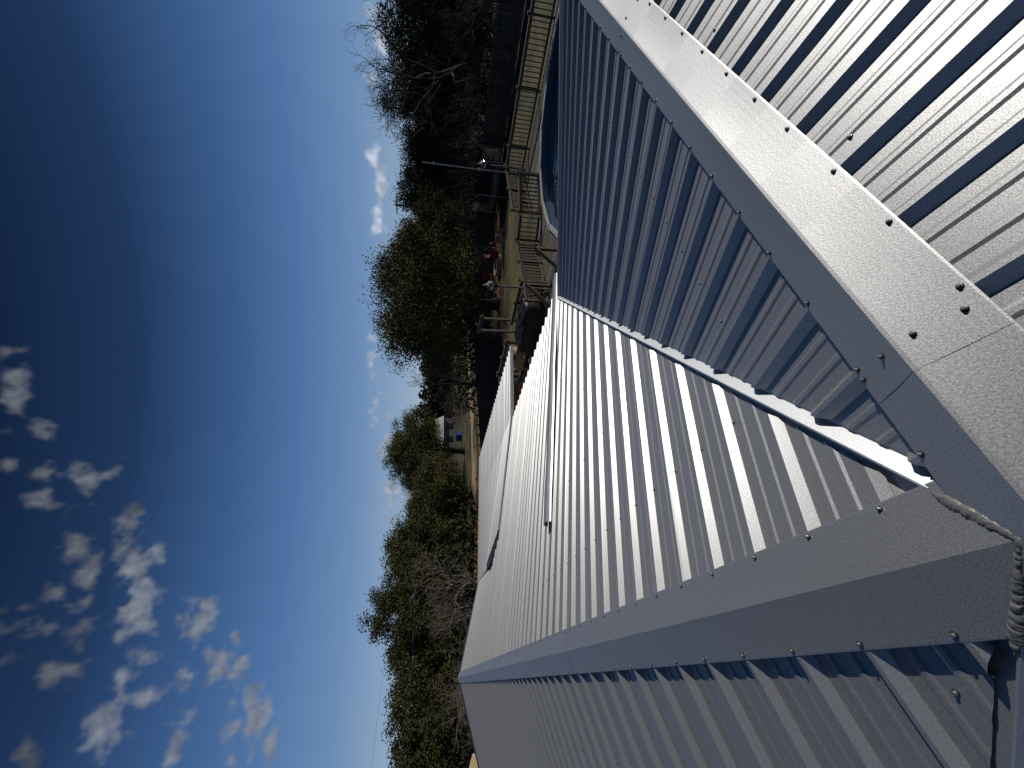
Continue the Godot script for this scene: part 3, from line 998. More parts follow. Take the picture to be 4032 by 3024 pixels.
	var F := thing("fire_table", "low round tan stone fire ring between the red chairs", "fire pit", Vector3(26.0, 0, -19.9))
	for i in 14:
		var a := TAU * i / 14.0
		for r in 2:
			var bm := MB.new()
			bm.box(Vector3(cos(a + r * 0.22), 0, sin(a + r * 0.22)) * 0.75 + Vector3.UP * (0.09 + 0.17 * r), Vector3(0.19, 0.16, 0.31), Basis(Vector3.UP, -a - r * 0.22))
			put("stone", bm.mesh(), M.sand, F)
	var pt := thing("potted_plant", "green leafy plant in a pot beside the oak trunk", "plant", Vector3(25.0, 0, -22.1))
	var pot := MB.new()
	pot.lathe(PackedVector2Array([Vector2(0.14, 0), Vector2(0.2, 0.3), Vector2(0.22, 0.32), Vector2(0, 0.3)]), Vector3.ZERO, 12)
	put("pot", pot.mesh(), M.brick0, pt)
	put("foliage", crown_mesh(Vector3(0, 0.6, 0), Vector3(0.35, 0.4, 0.35), 14, 20, 0.09, Color(0.03, 0.07, 0.015), Color(0.08, 0.15, 0.04), 55), M.leaf, pt)
	fences()

func black_cover():
	var t := thing("covered_grill", "crumpled black fabric cover over garden furniture on the deck, beside the railing", "cover", Vector3(11.25, DECK, -11.3), 0.35)
	var f := FastNoiseLite.new()
	f.seed = 3
	f.frequency = 1.3
	var st := SurfaceTool.new()
	st.begin(Mesh.PRIMITIVE_TRIANGLES)
	var nu := 48
	var nv := 20
	var P := func(i: int, j: int) -> Vector3:
		var a := TAU * i / nu
		var v := float(j) / nv
		var sq := pow(pow(absf(cos(a)), 5.0) + pow(absf(sin(a)), 5.0), -0.2)
		var hgt := 0.0
		var rad := 1.0
		if v < 0.6:
			hgt = v / 0.6 * 0.72
			rad = 1.0 - 0.10 * v / 0.6 + 0.05 * sin(a * 11.0 + 3.0 * f.get_noise_1d(a * 2.0)) * (1.0 - v / 0.6)
		else:
			hgt = 0.72 + 0.10 * sin((v - 0.6) / 0.4 * PI * 0.5)
			rad = 0.90 * (1.0 - (v - 0.6) / 0.4)
		var p := Vector3(cos(a) * sq * 0.75 * rad, hgt, sin(a) * sq * 1.15 * rad)
		var w := f.get_noise_3d(p.x * 3, p.y * 3, p.z * 3) * 0.07
		return p + Vector3(w, 0.12 * f.get_noise_2d(p.x * 1.5, p.z * 1.5) * (hgt / 0.8), w)
	for i in nu:
		for j in nv:
			for q in [[i, j], [i + 1, j + 1], [i + 1, j], [i, j], [i, j + 1], [i + 1, j + 1]]:
				st.set_smooth_group(0)
				st.add_vertex(P.call(q[0] % nu, q[1]))
	st.index()
	st.generate_normals()
	put("cover", st.commit(), M.black, t)

func tan_chair():
	var t := thing("lounge_chair", "tan moulded plastic lounge chair on the deck, next to the black cover", "chair", Vector3(11.15, DECK, -13.35), 2.2)
	var m := MB.new()
	m.box(Vector3(0, 0.36, 0), Vector3(0.66, 0.09, 0.7))
	put("seat", m.mesh(), M.tan, t)
	m = MB.new()
	m.box(Vector3(0, 0.64, -0.38), Vector3(0.68, 0.58, 0.08), Basis(Vector3.RIGHT, -0.25))
	put("backrest", m.mesh(), M.tan, t)
	for s in [-1, 1]:
		m = MB.new()
		m.box(Vector3(0.38 * s, 0.57, 0.02), Vector3(0.12, 0.06, 0.74))
		put("armrest", m.mesh(), M.tan, t)
		for e in [-1, 1]:
			m = MB.new()
			m.box(Vector3(0.38 * s, 0.27, 0.3 * e), Vector3(0.09, 0.54, 0.09))
			put("leg", m.mesh(), M.tan, t)
	var b := thing("kick_board", "pale tan bench plank lying along the foot of the side railing", "plank", Vector3(11.75, DECK, -13.9))
	m = MB.new()
	m.box(Vector3(0, 0.42, 0), Vector3(0.32, 0.045, 2.9))
	put("board", m.mesh(), M.tan, b)
	for s in [-1, 0, 1]:
		m = MB.new()
		m.box(Vector3(0, 0.2, 1.3 * s), Vector3(0.26, 0.4, 0.07))
		put("support", m.mesh(), M.rail, b)

func red_chair(at: Vector3, turn: float, label: String):
	var t := thing("garden_chair", label, "chair", at, turn, "red chairs round the fire ring")
	var m := MB.new()
	m.box(Vector3(0, 0.42, 0), Vector3(0.56, 0.05, 0.52))
	put("seat", m.mesh(), M.red, t)
	m = MB.new()
	m.box(Vector3(0, 0.76, -0.34), Vector3(0.56, 0.66, 0.04), Basis(Vector3.RIGHT, -0.3))
	put("backrest", m.mesh(), M.red, t)
	for s in [-1, 1]:
		m = MB.new()
		m.tube(PackedVector3Array([Vector3(0.3 * s, 0, 0.28), Vector3(0.3 * s, 0.64, 0.24), Vector3(0.3 * s, 0.64, -0.26)]), PackedFloat32Array([0.017, 0.017, 0.017]), 6)
		put("armrest", m.mesh(), M.blackpaint, t)
		m = MB.new()
		m.tube(PackedVector3Array([Vector3(0.29 * s, 0, -0.3), Vector3(0.29 * s, 0.45, -0.2), Vector3(0.29 * s, 1.06, -0.44)]), PackedFloat32Array([0.017, 0.017, 0.017]), 6)
		put("rear_leg", m.mesh(), M.blackpaint, t)

func trampoline():
	var c := Vector3(30.0, 0, -15.4)
	var t := thing("trampoline", "round trampoline with black safety net on the far lawn", "trampoline", c)
	var R := 2.15
	var m := MB.new()
	for i in 32:
		var a := TAU * i / 32.0
		var e := TAU * (i + 1) / 32.0
		m.tri(Vector3(0, 0.8, 0), Vector3(cos(e) * (R - 0.3), 0.8, sin(e) * (R - 0.3)), Vector3(cos(a) * (R - 0.3), 0.8, sin(a) * (R - 0.3)))
	put("mat", m.mesh(), M.black, t)
	m = MB.new()
	for i in 32:
		var a := TAU * i / 32.0
		var e := TAU * (i + 1) / 32.0
		m.quad(Vector3(cos(a) * (R - 0.3), 0.83, sin(a) * (R - 0.3)), Vector3(cos(e) * (R - 0.3), 0.83, sin(e) * (R - 0.3)), Vector3(cos(e) * R, 0.81, sin(e) * R), Vector3(cos(a) * R, 0.81, sin(a) * R))
		m.quad(Vector3(cos(e) * R, 0.60, sin(e) * R), Vector3(cos(a) * R, 0.60, sin(a) * R), Vector3(cos(a) * R, 0.81, sin(a) * R), Vector3(cos(e) * R, 0.81, sin(e) * R))
	put("edge_pad", m.mesh(), M.blackpaint, t)
	m = MB.new()
	for i in 32:
		var a := TAU * i / 32.0
		var e := TAU * (i + 1) / 32.0
		var s0 := 2.0 - 0.14 * pow(absf(sin(a * 3.0)), 2.0)
		var s1 := 2.0 - 0.14 * pow(absf(sin(e * 3.0)), 2.0)
		m.quad(Vector3(cos(e) * (R - 0.1), 0.82, sin(e) * (R - 0.1)), Vector3(cos(a) * (R - 0.1), 0.82, sin(a) * (R - 0.1)), Vector3(cos(a) * (R - 0.1), s0, sin(a) * (R - 0.1)), Vector3(cos(e) * (R - 0.1), s1, sin(e) * (R - 0.1)))
	put("net", m.mesh(), M.net, t)
	for i in 6:
		var a := TAU * i / 6.0
		m = MB.new()
		var U := Vector3(cos(a), 0, sin(a)) * R
		m.tube(PackedVector3Array([U, U + Vector3.UP * 2.05]), PackedFloat32Array([0.03, 0.026]), 8, true)
		put("net_pole", m.mesh(), M.steel, t)

func fence_run(label: String, a: Vector2, b: Vector2, height: float):
	var F := thing("board_fence", label, "fence", Vector3(a.x, 0, a.y), 0.0, "dark board fences round the yard")
	var d := Vector3(b.x - a.x, 0, b.y - a.y)
	var L := d.length()
	d /= L
	var ang := atan2(-d.z, d.x)
	var meshes := []
	for k in 4:
		var m := MB.new()
		m.box(Vector3(0, height * 0.5 + [0.0, 0.012, -0.01, 0.02][k] * 0.5 + 0.02, 0), Vector3(0.138, height - 0.04 + [0.0, 0.012, -0.01, 0.02][k], 0.018))
		meshes.append(m.mesh())
	var t := 0.07
	while t < L:
		var o := put("board", meshes[rng.randi_range(0, 3)], M["fence%d" % rng.randi_range(0, 2)], F)
		o.position = d * t
		o.rotation.y = ang + rng.randf_range(-0.02, 0.02)
		t += 0.146
	for y in [0.35, height - 0.3]:
		var m := MB.new()
		m.beam(d * 0.0 + Vector3(0, y, 0) + Vector3(d.z, 0, -d.x) * 0.035, d * L + Vector3(0, y, 0) + Vector3(d.z, 0, -d.x) * 0.035, 0.04, 0.09)
		put("cross_rail", m.mesh(), M.fence1, F)

func fences():
	fence_run("dark board fence along the right side of the yard, behind the long railing", Vector2(32.2, 2.0), Vector2(32.6, -17.0), 1.7)
	fence_run("dark board fence running diagonally behind the trampoline and red chairs", Vector2(32.6, -17.1), Vector2(24.6, -25.0), 1.7)
	fence_run("grey board fence dappled with oak shade, crossing behind the timber arch", Vector2(24.5, -25.05), Vector2(5.0, -24.9), 1.7)
	var F := thing("plank_edging", "low tan sunlit plank edging beyond the grey fence", "edging", Vector3(21.6, 0, -33.3))
	for i in 6:
		var m := MB.new()
		m.box(Vector3(-0.55 - 1.1 * i, 0.32, 0.07 * i), Vector3(1.06, 0.62, 0.06))
		put("board", m.mesh(), M.sand, F)
		m = MB.new()
		m.box(Vector3(-1.1 * i, 0.45, 0.07 * i + 0.06), Vector3(0.1, 0.9, 0.1))
		put("post", m.mesh(), M.fence1, F)

# ------------------------------------------------------------------ trees
func crown_mesh(c: Vector3, R: Vector3, clumps: int, per: int, size: float, lo: Color, hi: Color, seed_: int, hollow := 0.45) -> ArrayMesh:
	var r := RandomNumberGenerator.new()
	r.seed = seed_
	var f := FastNoiseLite.new()
	f.seed = seed_
	f.frequency = 0.9
	var v := PackedVector3Array()
	var n := PackedVector3Array()
	var col := PackedColorArray()
	for k in clumps:
		var d := Vector3(r.randfn(), r.randfn(), r.randfn()).normalized()
		var lump := minf(1.03, 0.86 + 0.5 * f.get_noise_3dv(d * 1.7))
		var q := pow(r.randf_range(pow(hollow, 3.0), 1.0), 0.3333) * lump
		var cc := c + d * R * q
		var cr: float = (0.13 + 0.11 * r.randf()) * (R.x + R.y + R.z) / 3.0
		var tone := r.randf()
		for i in int(per * 2.6):
			var o := (Vector3(r.randfn(), r.randfn() * 0.8, r.randfn()) * 0.55).limit_length(1.15) * cr
			var p := cc + o
			if p.y < 0.05: continue
			var nn := (Vector3(r.randfn(), r.randfn(), r.randfn()) * 0.8 + o.normalized() * 0.7 + Vector3.UP * 0.4).normalized()
			var a := nn.cross(Vector3(r.randf() - 0.5, r.randf() - 0.5, r.randf() - 0.5)).normalized()
			var b := nn.cross(a)
			var s := size * 0.66 * r.randf_range(0.6, 1.25)
			a *= s * 0.5
			b *= s * 0.33
			v.append(p - a); v.append(p + b); v.append(p - b)
			v.append(p + a); v.append(p - b); v.append(p + b)
			var cx := lo.lerp(hi, clampf(tone * 0.5 + r.randf() * 0.6, 0, 1))
			for j in 6:
				n.append(nn)
				col.append(cx)
	var arr := []
	arr.resize(Mesh.ARRAY_MAX)
	arr[Mesh.ARRAY_VERTEX] = v
	arr[Mesh.ARRAY_NORMAL] = n
	arr[Mesh.ARRAY_COLOR] = col
	var m := ArrayMesh.new()
	m.add_surface_from_arrays(Mesh.PRIMITIVE_TRIANGLES, arr)
	return m

func branch(b: MB, p: Vector3, d: Vector3, L: float, r0: float, level: int, r: RandomNumberGenerator, up: float, kids: int):
	var ps := PackedVector3Array([p])
	var rs := PackedFloat32Array([r0])
	var q := p
	var dir := d
	var seg := 4 if level > 1 else 3
	for i in seg:
		dir = (dir + Vector3(r.randfn(), r.randfn(), r.randfn()) * 0.17 + Vector3.UP * up * 0.1).normalized()
		q += dir * L / seg
		ps.append(q)
		rs.append(lerpf(r0, r0 * 0.55, float(i + 1) / seg))
	b.tube(ps, rs, 7 if level > 3 else (4 if level > 1 else 3))
	if level <= 0: return
	for k in kids:
		var t := r.randf_range(0.35, 1.0) if k > 0 else 1.0
		var idx := clampf(t * seg, 0, seg - 0.001)
		var i := int(idx)
		var at := ps[i].lerp(ps[i + 1], idx - i)
		var out := dir.cross(Vector3(r.randfn(), r.randfn(), r.randfn())).normalized()
		var nd := (dir * r.randf_range(0.5, 1.0) + out * r.randf_range(0.5, 0.95)).normalized()
		branch(b, at, nd, L * r.randf_range(0.58, 0.8), r0 * (0.55 if k > 0 else 0.56), level - 1, r, up, kids)

func leafy(called: String, label: String, base: Vector3, top: float, R: Vector3, cy: float, clumps: int, per: int, size: float, lo: Color, hi: Color, seed_: int, trunk_r := 0.25, forks := 3, group := ""):
	var T := thing(called, label, "tree", base, 0.0, group)
	var r := RandomNumberGenerator.new()
	r.seed = seed_
	var b := MB.new()
	var h0 := maxf(0.6, cy - R.y * 0.75)
	b.tube(PackedVector3Array([Vector3(0, -0.1, 0), Vector3(0.02, 0.3, 0), Vector3(r.randf_range(-0.2, 0.2), h0, r.randf_range(-0.2, 0.2))]), PackedFloat32Array([trunk_r * 1.5, trunk_r * 1.05, trunk_r * 0.85]), 9)
	for k in forks + 2:
		var a := TAU * (k + r.randf() * 0.5) / (forks + 2)
		branch(b, Vector3(0, h0 * r.randf_range(0.75, 1.0), 0), Vector3(cos(a), r.randf_range(0.6, 1.4), sin(a)).normalized(), R.x * 0.6, trunk_r * 0.55, 3, r, 0.3, 2)
	put("trunk", b.mesh(), M.bark, T)
	put("crown", crown_mesh(Vector3(0, cy, 0), R, clumps, per, size, lo, hi, seed_), M.leaf, T)
	return T

func bare(called: String, label: String, base: Vector3, h: float, r0: float, levels: int, kids: int, mat: Material, seed_: int, stems := 1, up := 0.5):
	var T := thing(called, label, "tree", base)
	var r := RandomNumberGenerator.new()
	r.seed = seed_
	var tb := MB.new()
	var cb := MB.new()
	for s in stems:
		var lean := Vector3(r.randfn() * 0.12, 1, r.randfn() * 0.12) if stems == 1 else Vector3(r.randfn() * 0.4, 1, r.randfn() * 0.4)
		var ps := PackedVector3Array([Vector3(0, -0.1, 0)])
		var rs := PackedFloat32Array([r0 * 1.3])
		var d := lean.normalized()
		var q := Vector3.ZERO
		var hh := h * (0.42 if stems == 1 else 0.3)
		for i in 5:
			d = (d + Vector3(r.randfn(), 0.3, r.randfn()) * 0.09).normalized()
			q += d * hh / 5.0
			ps.append(q)
			rs.append(lerpf(r0, r0 * 0.7, i / 5.0))
		tb.tube(ps, rs, 9)
		for k in kids + 2:
			var t := r.randf_range(0.55, 1.0) if k > 1 else 1.0
			var p := ps[clampi(int(t * 5), 1, 5)]
			var a := TAU * (k + r.randf()) / (kids + 2)
			branch(cb, p, (d * 0.9 + Vector3(cos(a), r.randf_range(0.1, 0.5), sin(a)) * r.randf_range(0.5, 1.0)).normalized(), h * r.randf_range(0.2, 0.29), r0 * 0.5, levels, r, up, kids)
	put("trunk", tb.mesh(), mat, T)
	put("branches", cb.mesh(), mat, T)
	return T

func trees():
	var ol := Color(0.020, 0.026, 0.009)
	var oh := Color(0.128, 0.116, 0.05)
	leafy("oak_tree", "broad live oak with dense olive crown in the middle of the yard", Vector3(23.5, 0, -21.7), 10, Vector3(5.7, 4.3, 5.7), 5.65, 330, 100, 0.24, ol, oh, 101, 0.42, 4)
	bare("bare_tree", "tall leafless tree with dark trunk behind the right-hand fence", Vector3(36.6, 0, -10.0), 12.5, 0.27, 5, 3, M.bark, 201)
	bare("bare_tree", "leaning leafless trunk left of the tallest bare tree, behind the fence", Vector3(37.6, 0, -8.0), 6.0, 0.16, 4, 3, M.bark, 202)
	var dl := Color(0.012, 0.015, 0.007)
	var dh := Color(0.075, 0.075, 0.034)
	leafy("cedar_tree", "dark dense cedar at the picture's right edge, behind the bare tree", Vector3(47.5, 0, -4.0), 11, Vector3(5.5, 5.3, 5.5), 5.6, 240, 90, 0.28, dl, dh, 301, 0.3)
	leafy("cedar_tree", "dark cedar directly behind the tall bare tree", Vector3(48.0, 0, -11.8), 11, Vector3(5.2, 5.0, 5.2), 5.3, 230, 90, 0.28, dl, dh, 302, 0.3)
	leafy("elm_tree", "thin-leaved tree with airy double top, right of the tall bare tree", Vector3(47.0, 0, -18.3), 12, Vector3(4.3, 5.2, 4.3), 6.4, 110, 60, 0.26, dl, Color(0.080, 0.075, 0.032), 303, 0.28)
	leafy("cedar_tree", "low dark cedar between the tall bare tree and the airy elm", Vector3(45.6, 0, -15.0), 9, Vector3(4.4, 4.3, 4.4), 4.5, 210, 90, 0.27, dl, Color(0.055, 0.052, 0.026), 315, 0.25)
	leafy("cedar_tree", "brownish dark cedar between the airy elm and the tall thin pole", Vector3(45.5, 0, -21.0), 9, Vector3(4.2, 4.4, 4.2), 4.5, 200, 90, 0.27, dl, dh, 304, 0.25)
	leafy("cedar_tree", "dark green cedar behind the tall thin pole", Vector3(44.5, 0, -24.5), 10, Vector3(4.0, 4.8, 4.0), 5.0, 200, 90, 0.27, Color(0.014, 0.02, 0.008), Color(0.068, 0.068, 0.027), 305, 0.25)
	leafy("oak_tree", "olive oak in front of the utility pole, between trampoline and big oak", Vector3(36.6, 0, -25.2), 9.2, Vector3(4.6, 4.3, 4.6), 4.5, 250, 95, 0.24, ol, Color(0.100, 0.098, 0.040), 306, 0.28)
	leafy("oak_tree", "small olive oak showing left of the trampoline, beyond the fence", Vector3(31.0, 0, -26.5), 7, Vector3(3.6, 3.6, 3.6), 3.9, 170, 90, 0.22, ol, Color(0.092, 0.090, 0.037), 307, 0.2)
	bare("bare_tree", "dark leafless tree beyond the grey fence, left of the big oak", Vector3(23.2, 0, -32.2), 7.6, 0.24, 5, 3, M.bark, 203, 1, 0.2)
	bare("bare_bush", "reddish brown leafless bush right of the blue tarp, beyond the track", Vector3(25.2, 0, -39.5), 5.2, 0.07, 4, 3, M.twig, 204, 5, 0.2)
	leafy("oak_tree", "round olive oak with forked dark trunk beside the sandy track", Vector3(27.0, 0, -53.5), 10.8, Vector3(6.3, 4.6, 6.3), 6.5, 300, 95, 0.30, ol, Color(0.100, 0.098, 0.040), 308, 0.5, 4)
	leafy("scrub_oak", "low spreading olive scrub oak left of the forked oak", Vector3(17.2, 0, -46.0), 8, Vector3(5.2, 3.6, 4.8), 3.9, 250, 95, 0.27, ol, Color(0.120, 0.109, 0.048), 309, 0.22)
	leafy("oak_tree", "tall olive oak above the far end of the roof, its left shoulder stepped", Vector3(10.8, 0, -43.6), 9.7, Vector3(4.6, 4.5, 4.6), 5.2, 240, 95, 0.27, ol, Color(0.096, 0.090, 0.038), 310, 0.28)
	leafy("oak_tree", "tallest olive oak with pointed top above the pale leafless tree", Vector3(6.3, 0, -41.0), 10.8, Vector3(3.7, 5.0, 3.7), 5.7, 220, 95, 0.26, ol, Color(0.092, 0.086, 0.036), 311, 0.28)
	leafy("oak_tree", "dark olive oak directly beyond the end of the wing ridge", Vector3(2.2, 0, -40.5), 8.7, Vector3(4.0, 4.1, 4.0), 4.5, 210, 95, 0.26, dl, Color(0.072, 0.068, 0.029), 312, 0.26)
	leafy("oak_tree", "dark olive oak left of the wing ridge end", Vector3(-2.2, 0, -38.2), 8.0, Vector3(3.9, 3.9, 3.9), 4.1, 210, 95, 0.26, dl, Color(0.076, 0.071, 0.032), 313, 0.26)
	leafy("oak_tree", "dark olive oak at the picture's lower left edge, above the tan shed roof", Vector3(-6.6, 0, -37.0), 7.9, Vector3(4.0, 3.9, 4.0), 4.0, 210, 95, 0.26, dl, Color(0.072, 0.070, 0.029), 314, 0.26)
	bare("bare_tree", "pale grey leafless tree spreading above the far end of the wing roof", Vector3(4.3, 0, -28.0), 7.4, 0.17, 4, 3, M.paletwig, 205, 2, 0.1)
	bare("bare_tree", "pale grey leafless tree leaning just beyond the wing ridge end", Vector3(0.6, 0, -27.0), 6.2, 0.13, 4, 3, M.paletwig, 206, 2, 0.0)
	# brush and far wood that read as one mass
	var r := RandomNumberGenerator.new()
	r.seed = 900
	var b := MB.new()
	for i in 300:
		var t := r.randf()
		var at := Vector3(34.5 + r.randf() * 5.0, 0, lerpf(3.0, -21.0, t))
		if i > 230: at = Vector3(lerpf(34.0, 26.0, r.randf()), 0, 0) + Vector3(0, 0, -19.5 - 1.0 * (34.0 - lerpf(34.0, 26.0, r.randf())) - r.randf() * 3.0)
		branch(b, at, Vector3(r.randfn() * 0.25, 1, r.randfn() * 0.25).normalized(), r.randf_range(1.6, 2.9), 0.035, 2, r, 0.4, 4)
	var brush := put("brush", b.mesh(), M.twig, self)
	brush.set_meta("kind", "stuff")
	tag(brush, "tangled brown leafless brush behind the right-hand fence", "brush")
	var ub := strip_leaves([[42.0, 6.0, 42.0, -20.0], [42.0, -20.0, 30.0, -29.0], [30.0, -31.0, 24.0, -36.0]], 3.4, 9000, 0.3, dl, Color(0.045, 0.047, 0.022), 77)
	var u1 := put("undergrowth", ub, M.leaf, self)
	u1.set_meta("kind", "stuff")
	tag(u1, "dark leafy undergrowth below the cedars behind the fence", "undergrowth")
	ub = strip_leaves([[14.0, -36.0, -12.0, -33.0]], 1.5, 6000, 0.26, Color(0.06, 0.035, 0.010), Color(0.23, 0.13, 0.035), 78)
	var u2 := put("dry_undergrowth", ub, M.leaf, self)
	u2.set_meta("kind", "stuff")
	tag(u2, "orange-brown dry undergrowth below the oaks beyond the wing roof", "undergrowth")
	ub = strip_leaves([[12.0, -38.0, -14.0, -35.0]], 4.2, 9000, 0.3, dl, Color(0.045, 0.05, 0.022), 79)
	var u4 := put("scrub_growth", ub, M.leaf, self)
	u4.set_meta("kind", "stuff")
	tag(u4, "dark scrub between the oak trunks beyond the wing roof", "undergrowth")
	ub = strip_leaves([[90.0, 10.0, 75.0, -60.0], [75.0, -60.0, 45.0, -95.0], [45.0, -95.0, -30.0, -90.0], [-30.0, -90.0, -60.0, -40.0]], 8.0, 42000, 0.9, Color(0.022, 0.024, 0.013), Color(0.06, 0.062, 0.03), 80)
	var u3 := put("far_wood", ub, M.leaf, self)
	u3.set_meta("kind", "stuff")
	tag(u3, "far line of dark woods closing the horizon", "woods")

func strip_leaves(runs: Array, h: float, count: int, size: float, lo: Color, hi: Color, seed_: int) -> ArrayMesh:
	var r := RandomNumberGenerator.new()
	r.seed = seed_
	var f := FastNoiseLite.new()
	f.seed = seed_
	f.frequency = 0.11
	var b := MB.new()
	b.colored = true
	var total := 0.0
	for q in runs: total += Vector2(q[2] - q[0], q[3] - q[1]).length()
	for q in runs:
		var L := Vector2(q[2] - q[0], q[3] - q[1]).length()
		for i in int(count * L / total):
			var t := r.randf()
			var p := Vector3(lerpf(q[0], q[2], t), 0, lerpf(q[1], q[3], t)) + Vector3(r.randfn(), 0, r.randfn()) * h * 0.35
			var top := h * (0.75 + 0.5 * f.get_noise_2d(p.x, p.z))
			p.y = top * pow(r.randf(), 0.75)
			var a := Vector3(r.randfn(), r.randfn(), r.randfn()).normalized() * size * r.randf_range(0.4, 0.9)
			var e := a.cross(Vector3(r.randfn(), r.randfn(), r.randfn())).normalized() * size * 0.4
			b.col = lo.lerp(hi, r.randf())
			b.tri(p - a, p + e, p + a)
			b.tri(p - a, p + a, p - e)
	return b.mesh()

# ------------------------------------------------------------------ far things
func far_things():
	# sandy track
	var m := MB.new()
	var pts := [[40.0, -42.0], [30.0, -43.5], [25.5, -42.2], [20.5, -42.8], [17.0, -45.0], [12.0, -50.0], [0.0, -56.0]]
	var wd := [1.2, 1.4, 2.0, 2.6, 2.4, 1.6, 1.7]
	for i in pts.size() - 1:
		m.quad(Vector3(pts[i][0], 0.012, pts[i][1] + wd[i]), Vector3(pts[i + 1][0], 0.012, pts[i + 1][1] + wd[i + 1]), Vector3(pts[i + 1][0], 0.012, pts[i + 1][1] - wd[i + 1]), Vector3(pts[i][0], 0.012, pts[i][1] - wd[i]))
	var o := put("sandy_track", m.mesh(), M.sand, self)
	o.set_meta("kind", "structure")
	# bed of leaf litter along the fence, under the oak
	m = MB.new()
	m.quad(Vector3(22.0, 0.008, -21.0), Vector3(31.5, 0.008, -17.5), Vector3(31.5, 0.008, -19.5), Vector3(22.0, 0.008, -24.6))
	m.quad(Vector3(12.0, 0.008, -21.5), Vector3(22.0, 0.008, -21.0), Vector3(22.0, 0.008, -24.6), Vector3(12.0, 0.008, -24.6))
	o = put("leaf_litter_ground", m.mesh(), M.litter, self)
	o.set_meta("kind", "structure")
	# white house among the trees
	var H := thing("white_house", "small white house seen between oak trunks beyond the track", "house", Vector3(36.0, 0, -68.0), -0.3)
	m = MB.new()
	m.box(Vector3(0, 1.3, 0), Vector3(8.0, 2.6, 5.0))
	put("wall", m.mesh(), M.greypaint, H)
	m = MB.new()
	m.quad(Vector3(-4.4, 2.5, 2.9), Vector3(4.4, 2.5, 2.9), Vector3(4.4, 4.0, 0), Vector3(-4.4, 4.0, 0))
	m.quad(Vector3(4.4, 2.5, -2.9), Vector3(-4.4, 2.5, -2.9), Vector3(-4.4, 4.0, 0), Vector3(4.4, 4.0, 0))
	m.tri(Vector3(-4.0, 2.6, 2.5), Vector3(-4.0, 3.9, 0), Vector3(-4.0, 2.6, -2.5))
	m.tri(Vector3(4.0, 2.6, 2.5), Vector3(4.0, 2.6, -2.5), Vector3(4.0, 3.9, 0))
	put("roof", m.mesh(), M.white, H)
	for x in [-2.4, 0.2, 2.6]:
		m = MB.new()
		m.box(Vector3(x, 1.4, 2.52), Vector3(0.9, 1.1, 0.06))
		put("window", m.mesh(), M.blackpaint, H)
	H = thing("grey_shed", "grey shed with pale sunlit roof left of the forked oak", "shed", Vector3(19.5, 0, -58.0), 0.2)
	m = MB.new()
	m.box(Vector3(0, 1.2, 0), Vector3(5.0, 2.4, 3.5))
	put("wall", m.mesh(), M.greypaint, H)
	m = MB.new()
	m.quad(Vector3(-2.8, 2.3, 2.1), Vector3(2.8, 2.3, 2.1), Vector3(2.8, 3.5, 0), Vector3(-2.8, 3.5, 0))
	m.quad(Vector3(2.8, 2.3, -2.1), Vector3(-2.8, 2.3, -2.1), Vector3(-2.8, 3.5, 0), Vector3(2.8, 3.5, 0))
	put("roof", m.mesh(), M.white, H)
	var T := thing("blue_tarp", "bright blue tarp over a parked load near the white house", "tarp", Vector3(31.4, 0, -57.3), 0.4)
	T.scale = Vector3(0.45, 0.65, 0.4)
	m = MB.new()
	var pr := [[-0.9, 0.0], [-0.85, 1.4], [-0.4, 1.35], [0.35, 1.3], [0.85, 1.35], [0.95, 0.0]]
	for i in 5:
		m.quad(Vector3(pr[i][0], pr[i][1], 1.5), Vector3(pr[i][0], pr[i][1], -1.5), Vector3(pr[i + 1][0], pr[i + 1][1], -1.5), Vector3(pr[i + 1][0], pr[i + 1][1], 1.5))
	for i in 4:
		m.tri(Vector3(pr[0][0], pr[0][1], 1.5), Vector3(pr[i + 2][0], pr[i + 2][1], 1.5), Vector3(pr[i + 1][0], pr[i + 1][1], 1.5))
		m.tri(Vector3(pr[0][0], pr[0][1], -1.5), Vector3(pr[i + 1][0], pr[i + 1][1], -1.5), Vector3(pr[i + 2][0], pr[i + 2][1], -1.5))
	put("sheet", m.mesh(), M.blue, T)
	# tan shed roof at the lower left edge
	var S := thing("tan_shed", "tan shed roof with white trim at the lower left edge, beyond the wing roof", "shed", Vector3(-5.6, 0, -29.0), 0.0)
	m = MB.new()
	m.box(Vector3(0, 1.15, 0), Vector3(3.6, 2.3, 7.0))
	put("wall", m.mesh(), M.tan, S)
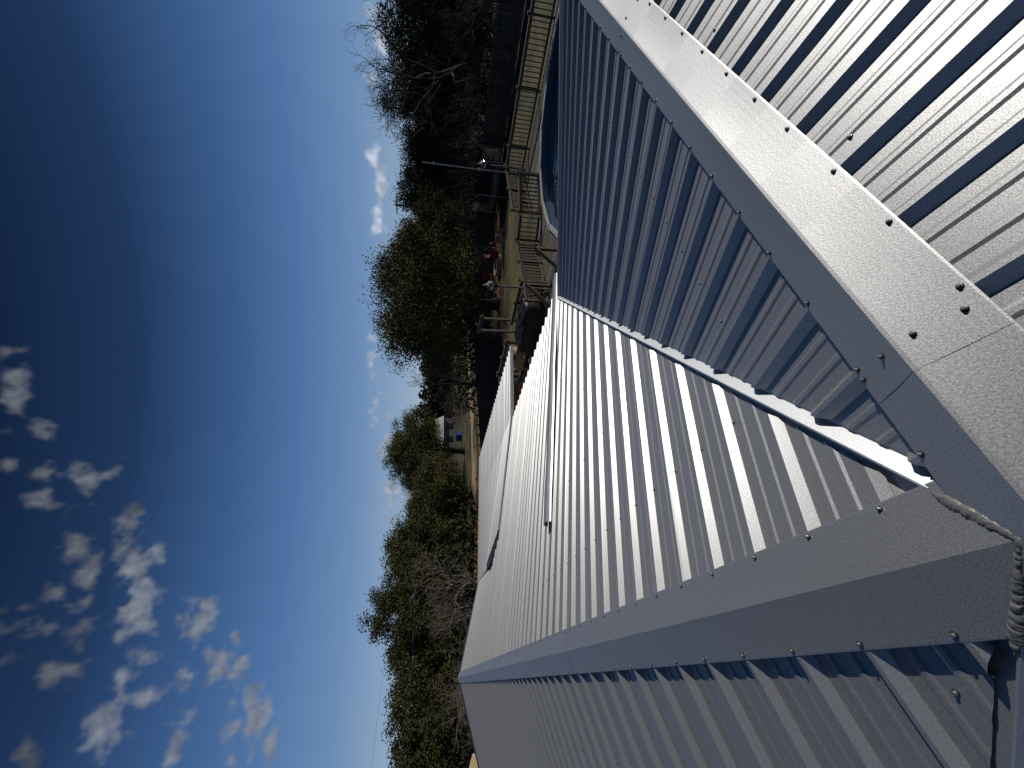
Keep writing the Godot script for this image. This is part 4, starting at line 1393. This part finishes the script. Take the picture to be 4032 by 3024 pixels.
	for s in [-1, 1]:
		m = MB.new()
		m.quad(Vector3(2.0 * s, 2.2, 3.8), Vector3(2.0 * s, 2.2, -3.8), Vector3(0, 2.95, -3.8), Vector3(0, 2.95, 3.8))
		put("roof", m.mesh(), M.tan, S)
		for e in [-1, 1]:
			m = MB.new()
			m.beam(Vector3(2.0 * s, 2.16, 3.82 * e), Vector3(0, 2.91, 3.82 * e), 0.04, 0.14)
			put("barge_board", m.mesh(), M.white, S)
		m = MB.new()
		m.box(Vector3(2.0 * s, 2.13, 0), Vector3(0.04, 0.13, 7.6))
		put("eave_board", m.mesh(), M.white, S)
	# utility pole
	var U := thing("utility_pole", "wooden utility pole with pale transformer rising above the trees", "utility pole", Vector3(44.5, 0, -26.9))
	m = MB.new()
	m.tube(PackedVector3Array([Vector3.ZERO, Vector3(0, 9.4, 0)]), PackedFloat32Array([0.16, 0.11]), 10, true)
	put("shaft", m.mesh(), M.polewood, U)
	m = MB.new()
	m.box(Vector3(0.0, 9.2, 0.0), Vector3(0.1, 0.12, 1.9), Basis(Vector3.UP, 0.5))
	put("crossarm", m.mesh(), M.polewood, U)
	m = MB.new()
	m.lathe(PackedVector2Array([Vector2(0, 0), Vector2(0.24, 0.02), Vector2(0.25, 0.85), Vector2(0.2, 0.95), Vector2(0, 0.97)]), Vector3(-0.25, 7.2, 0.35), 14)
	put("transformer", m.mesh(), M.white, U)
	# wires
	wire("upper power line sagging across the sky at the left", Vector3(44.5, 9.2, -26.9) * 0.0 + Vector3(14.0, 9.6, -60.0), Vector3(-14.0, 8.6, -26.0))
	wire("lower power line crossing in front of the oaks", Vector3(29.0, 6.6, -46.0), Vector3(-10.0, 6.3, -29.0))

func wire(label: String, a: Vector3, b: Vector3):
	var m := MB.new()
	var ps := PackedVector3Array()
	var rs := PackedFloat32Array()
	for i in 17:
		var t := i / 16.0
		ps.append(a.lerp(b, t) - Vector3.UP * 4.0 * 0.5 * t * (1.0 - t))
		rs.append(0.007)
	m.tube(ps, rs, 5)
	tag(put("power_line", m.mesh(), M.wire, self), label, "wire", "overhead wires")
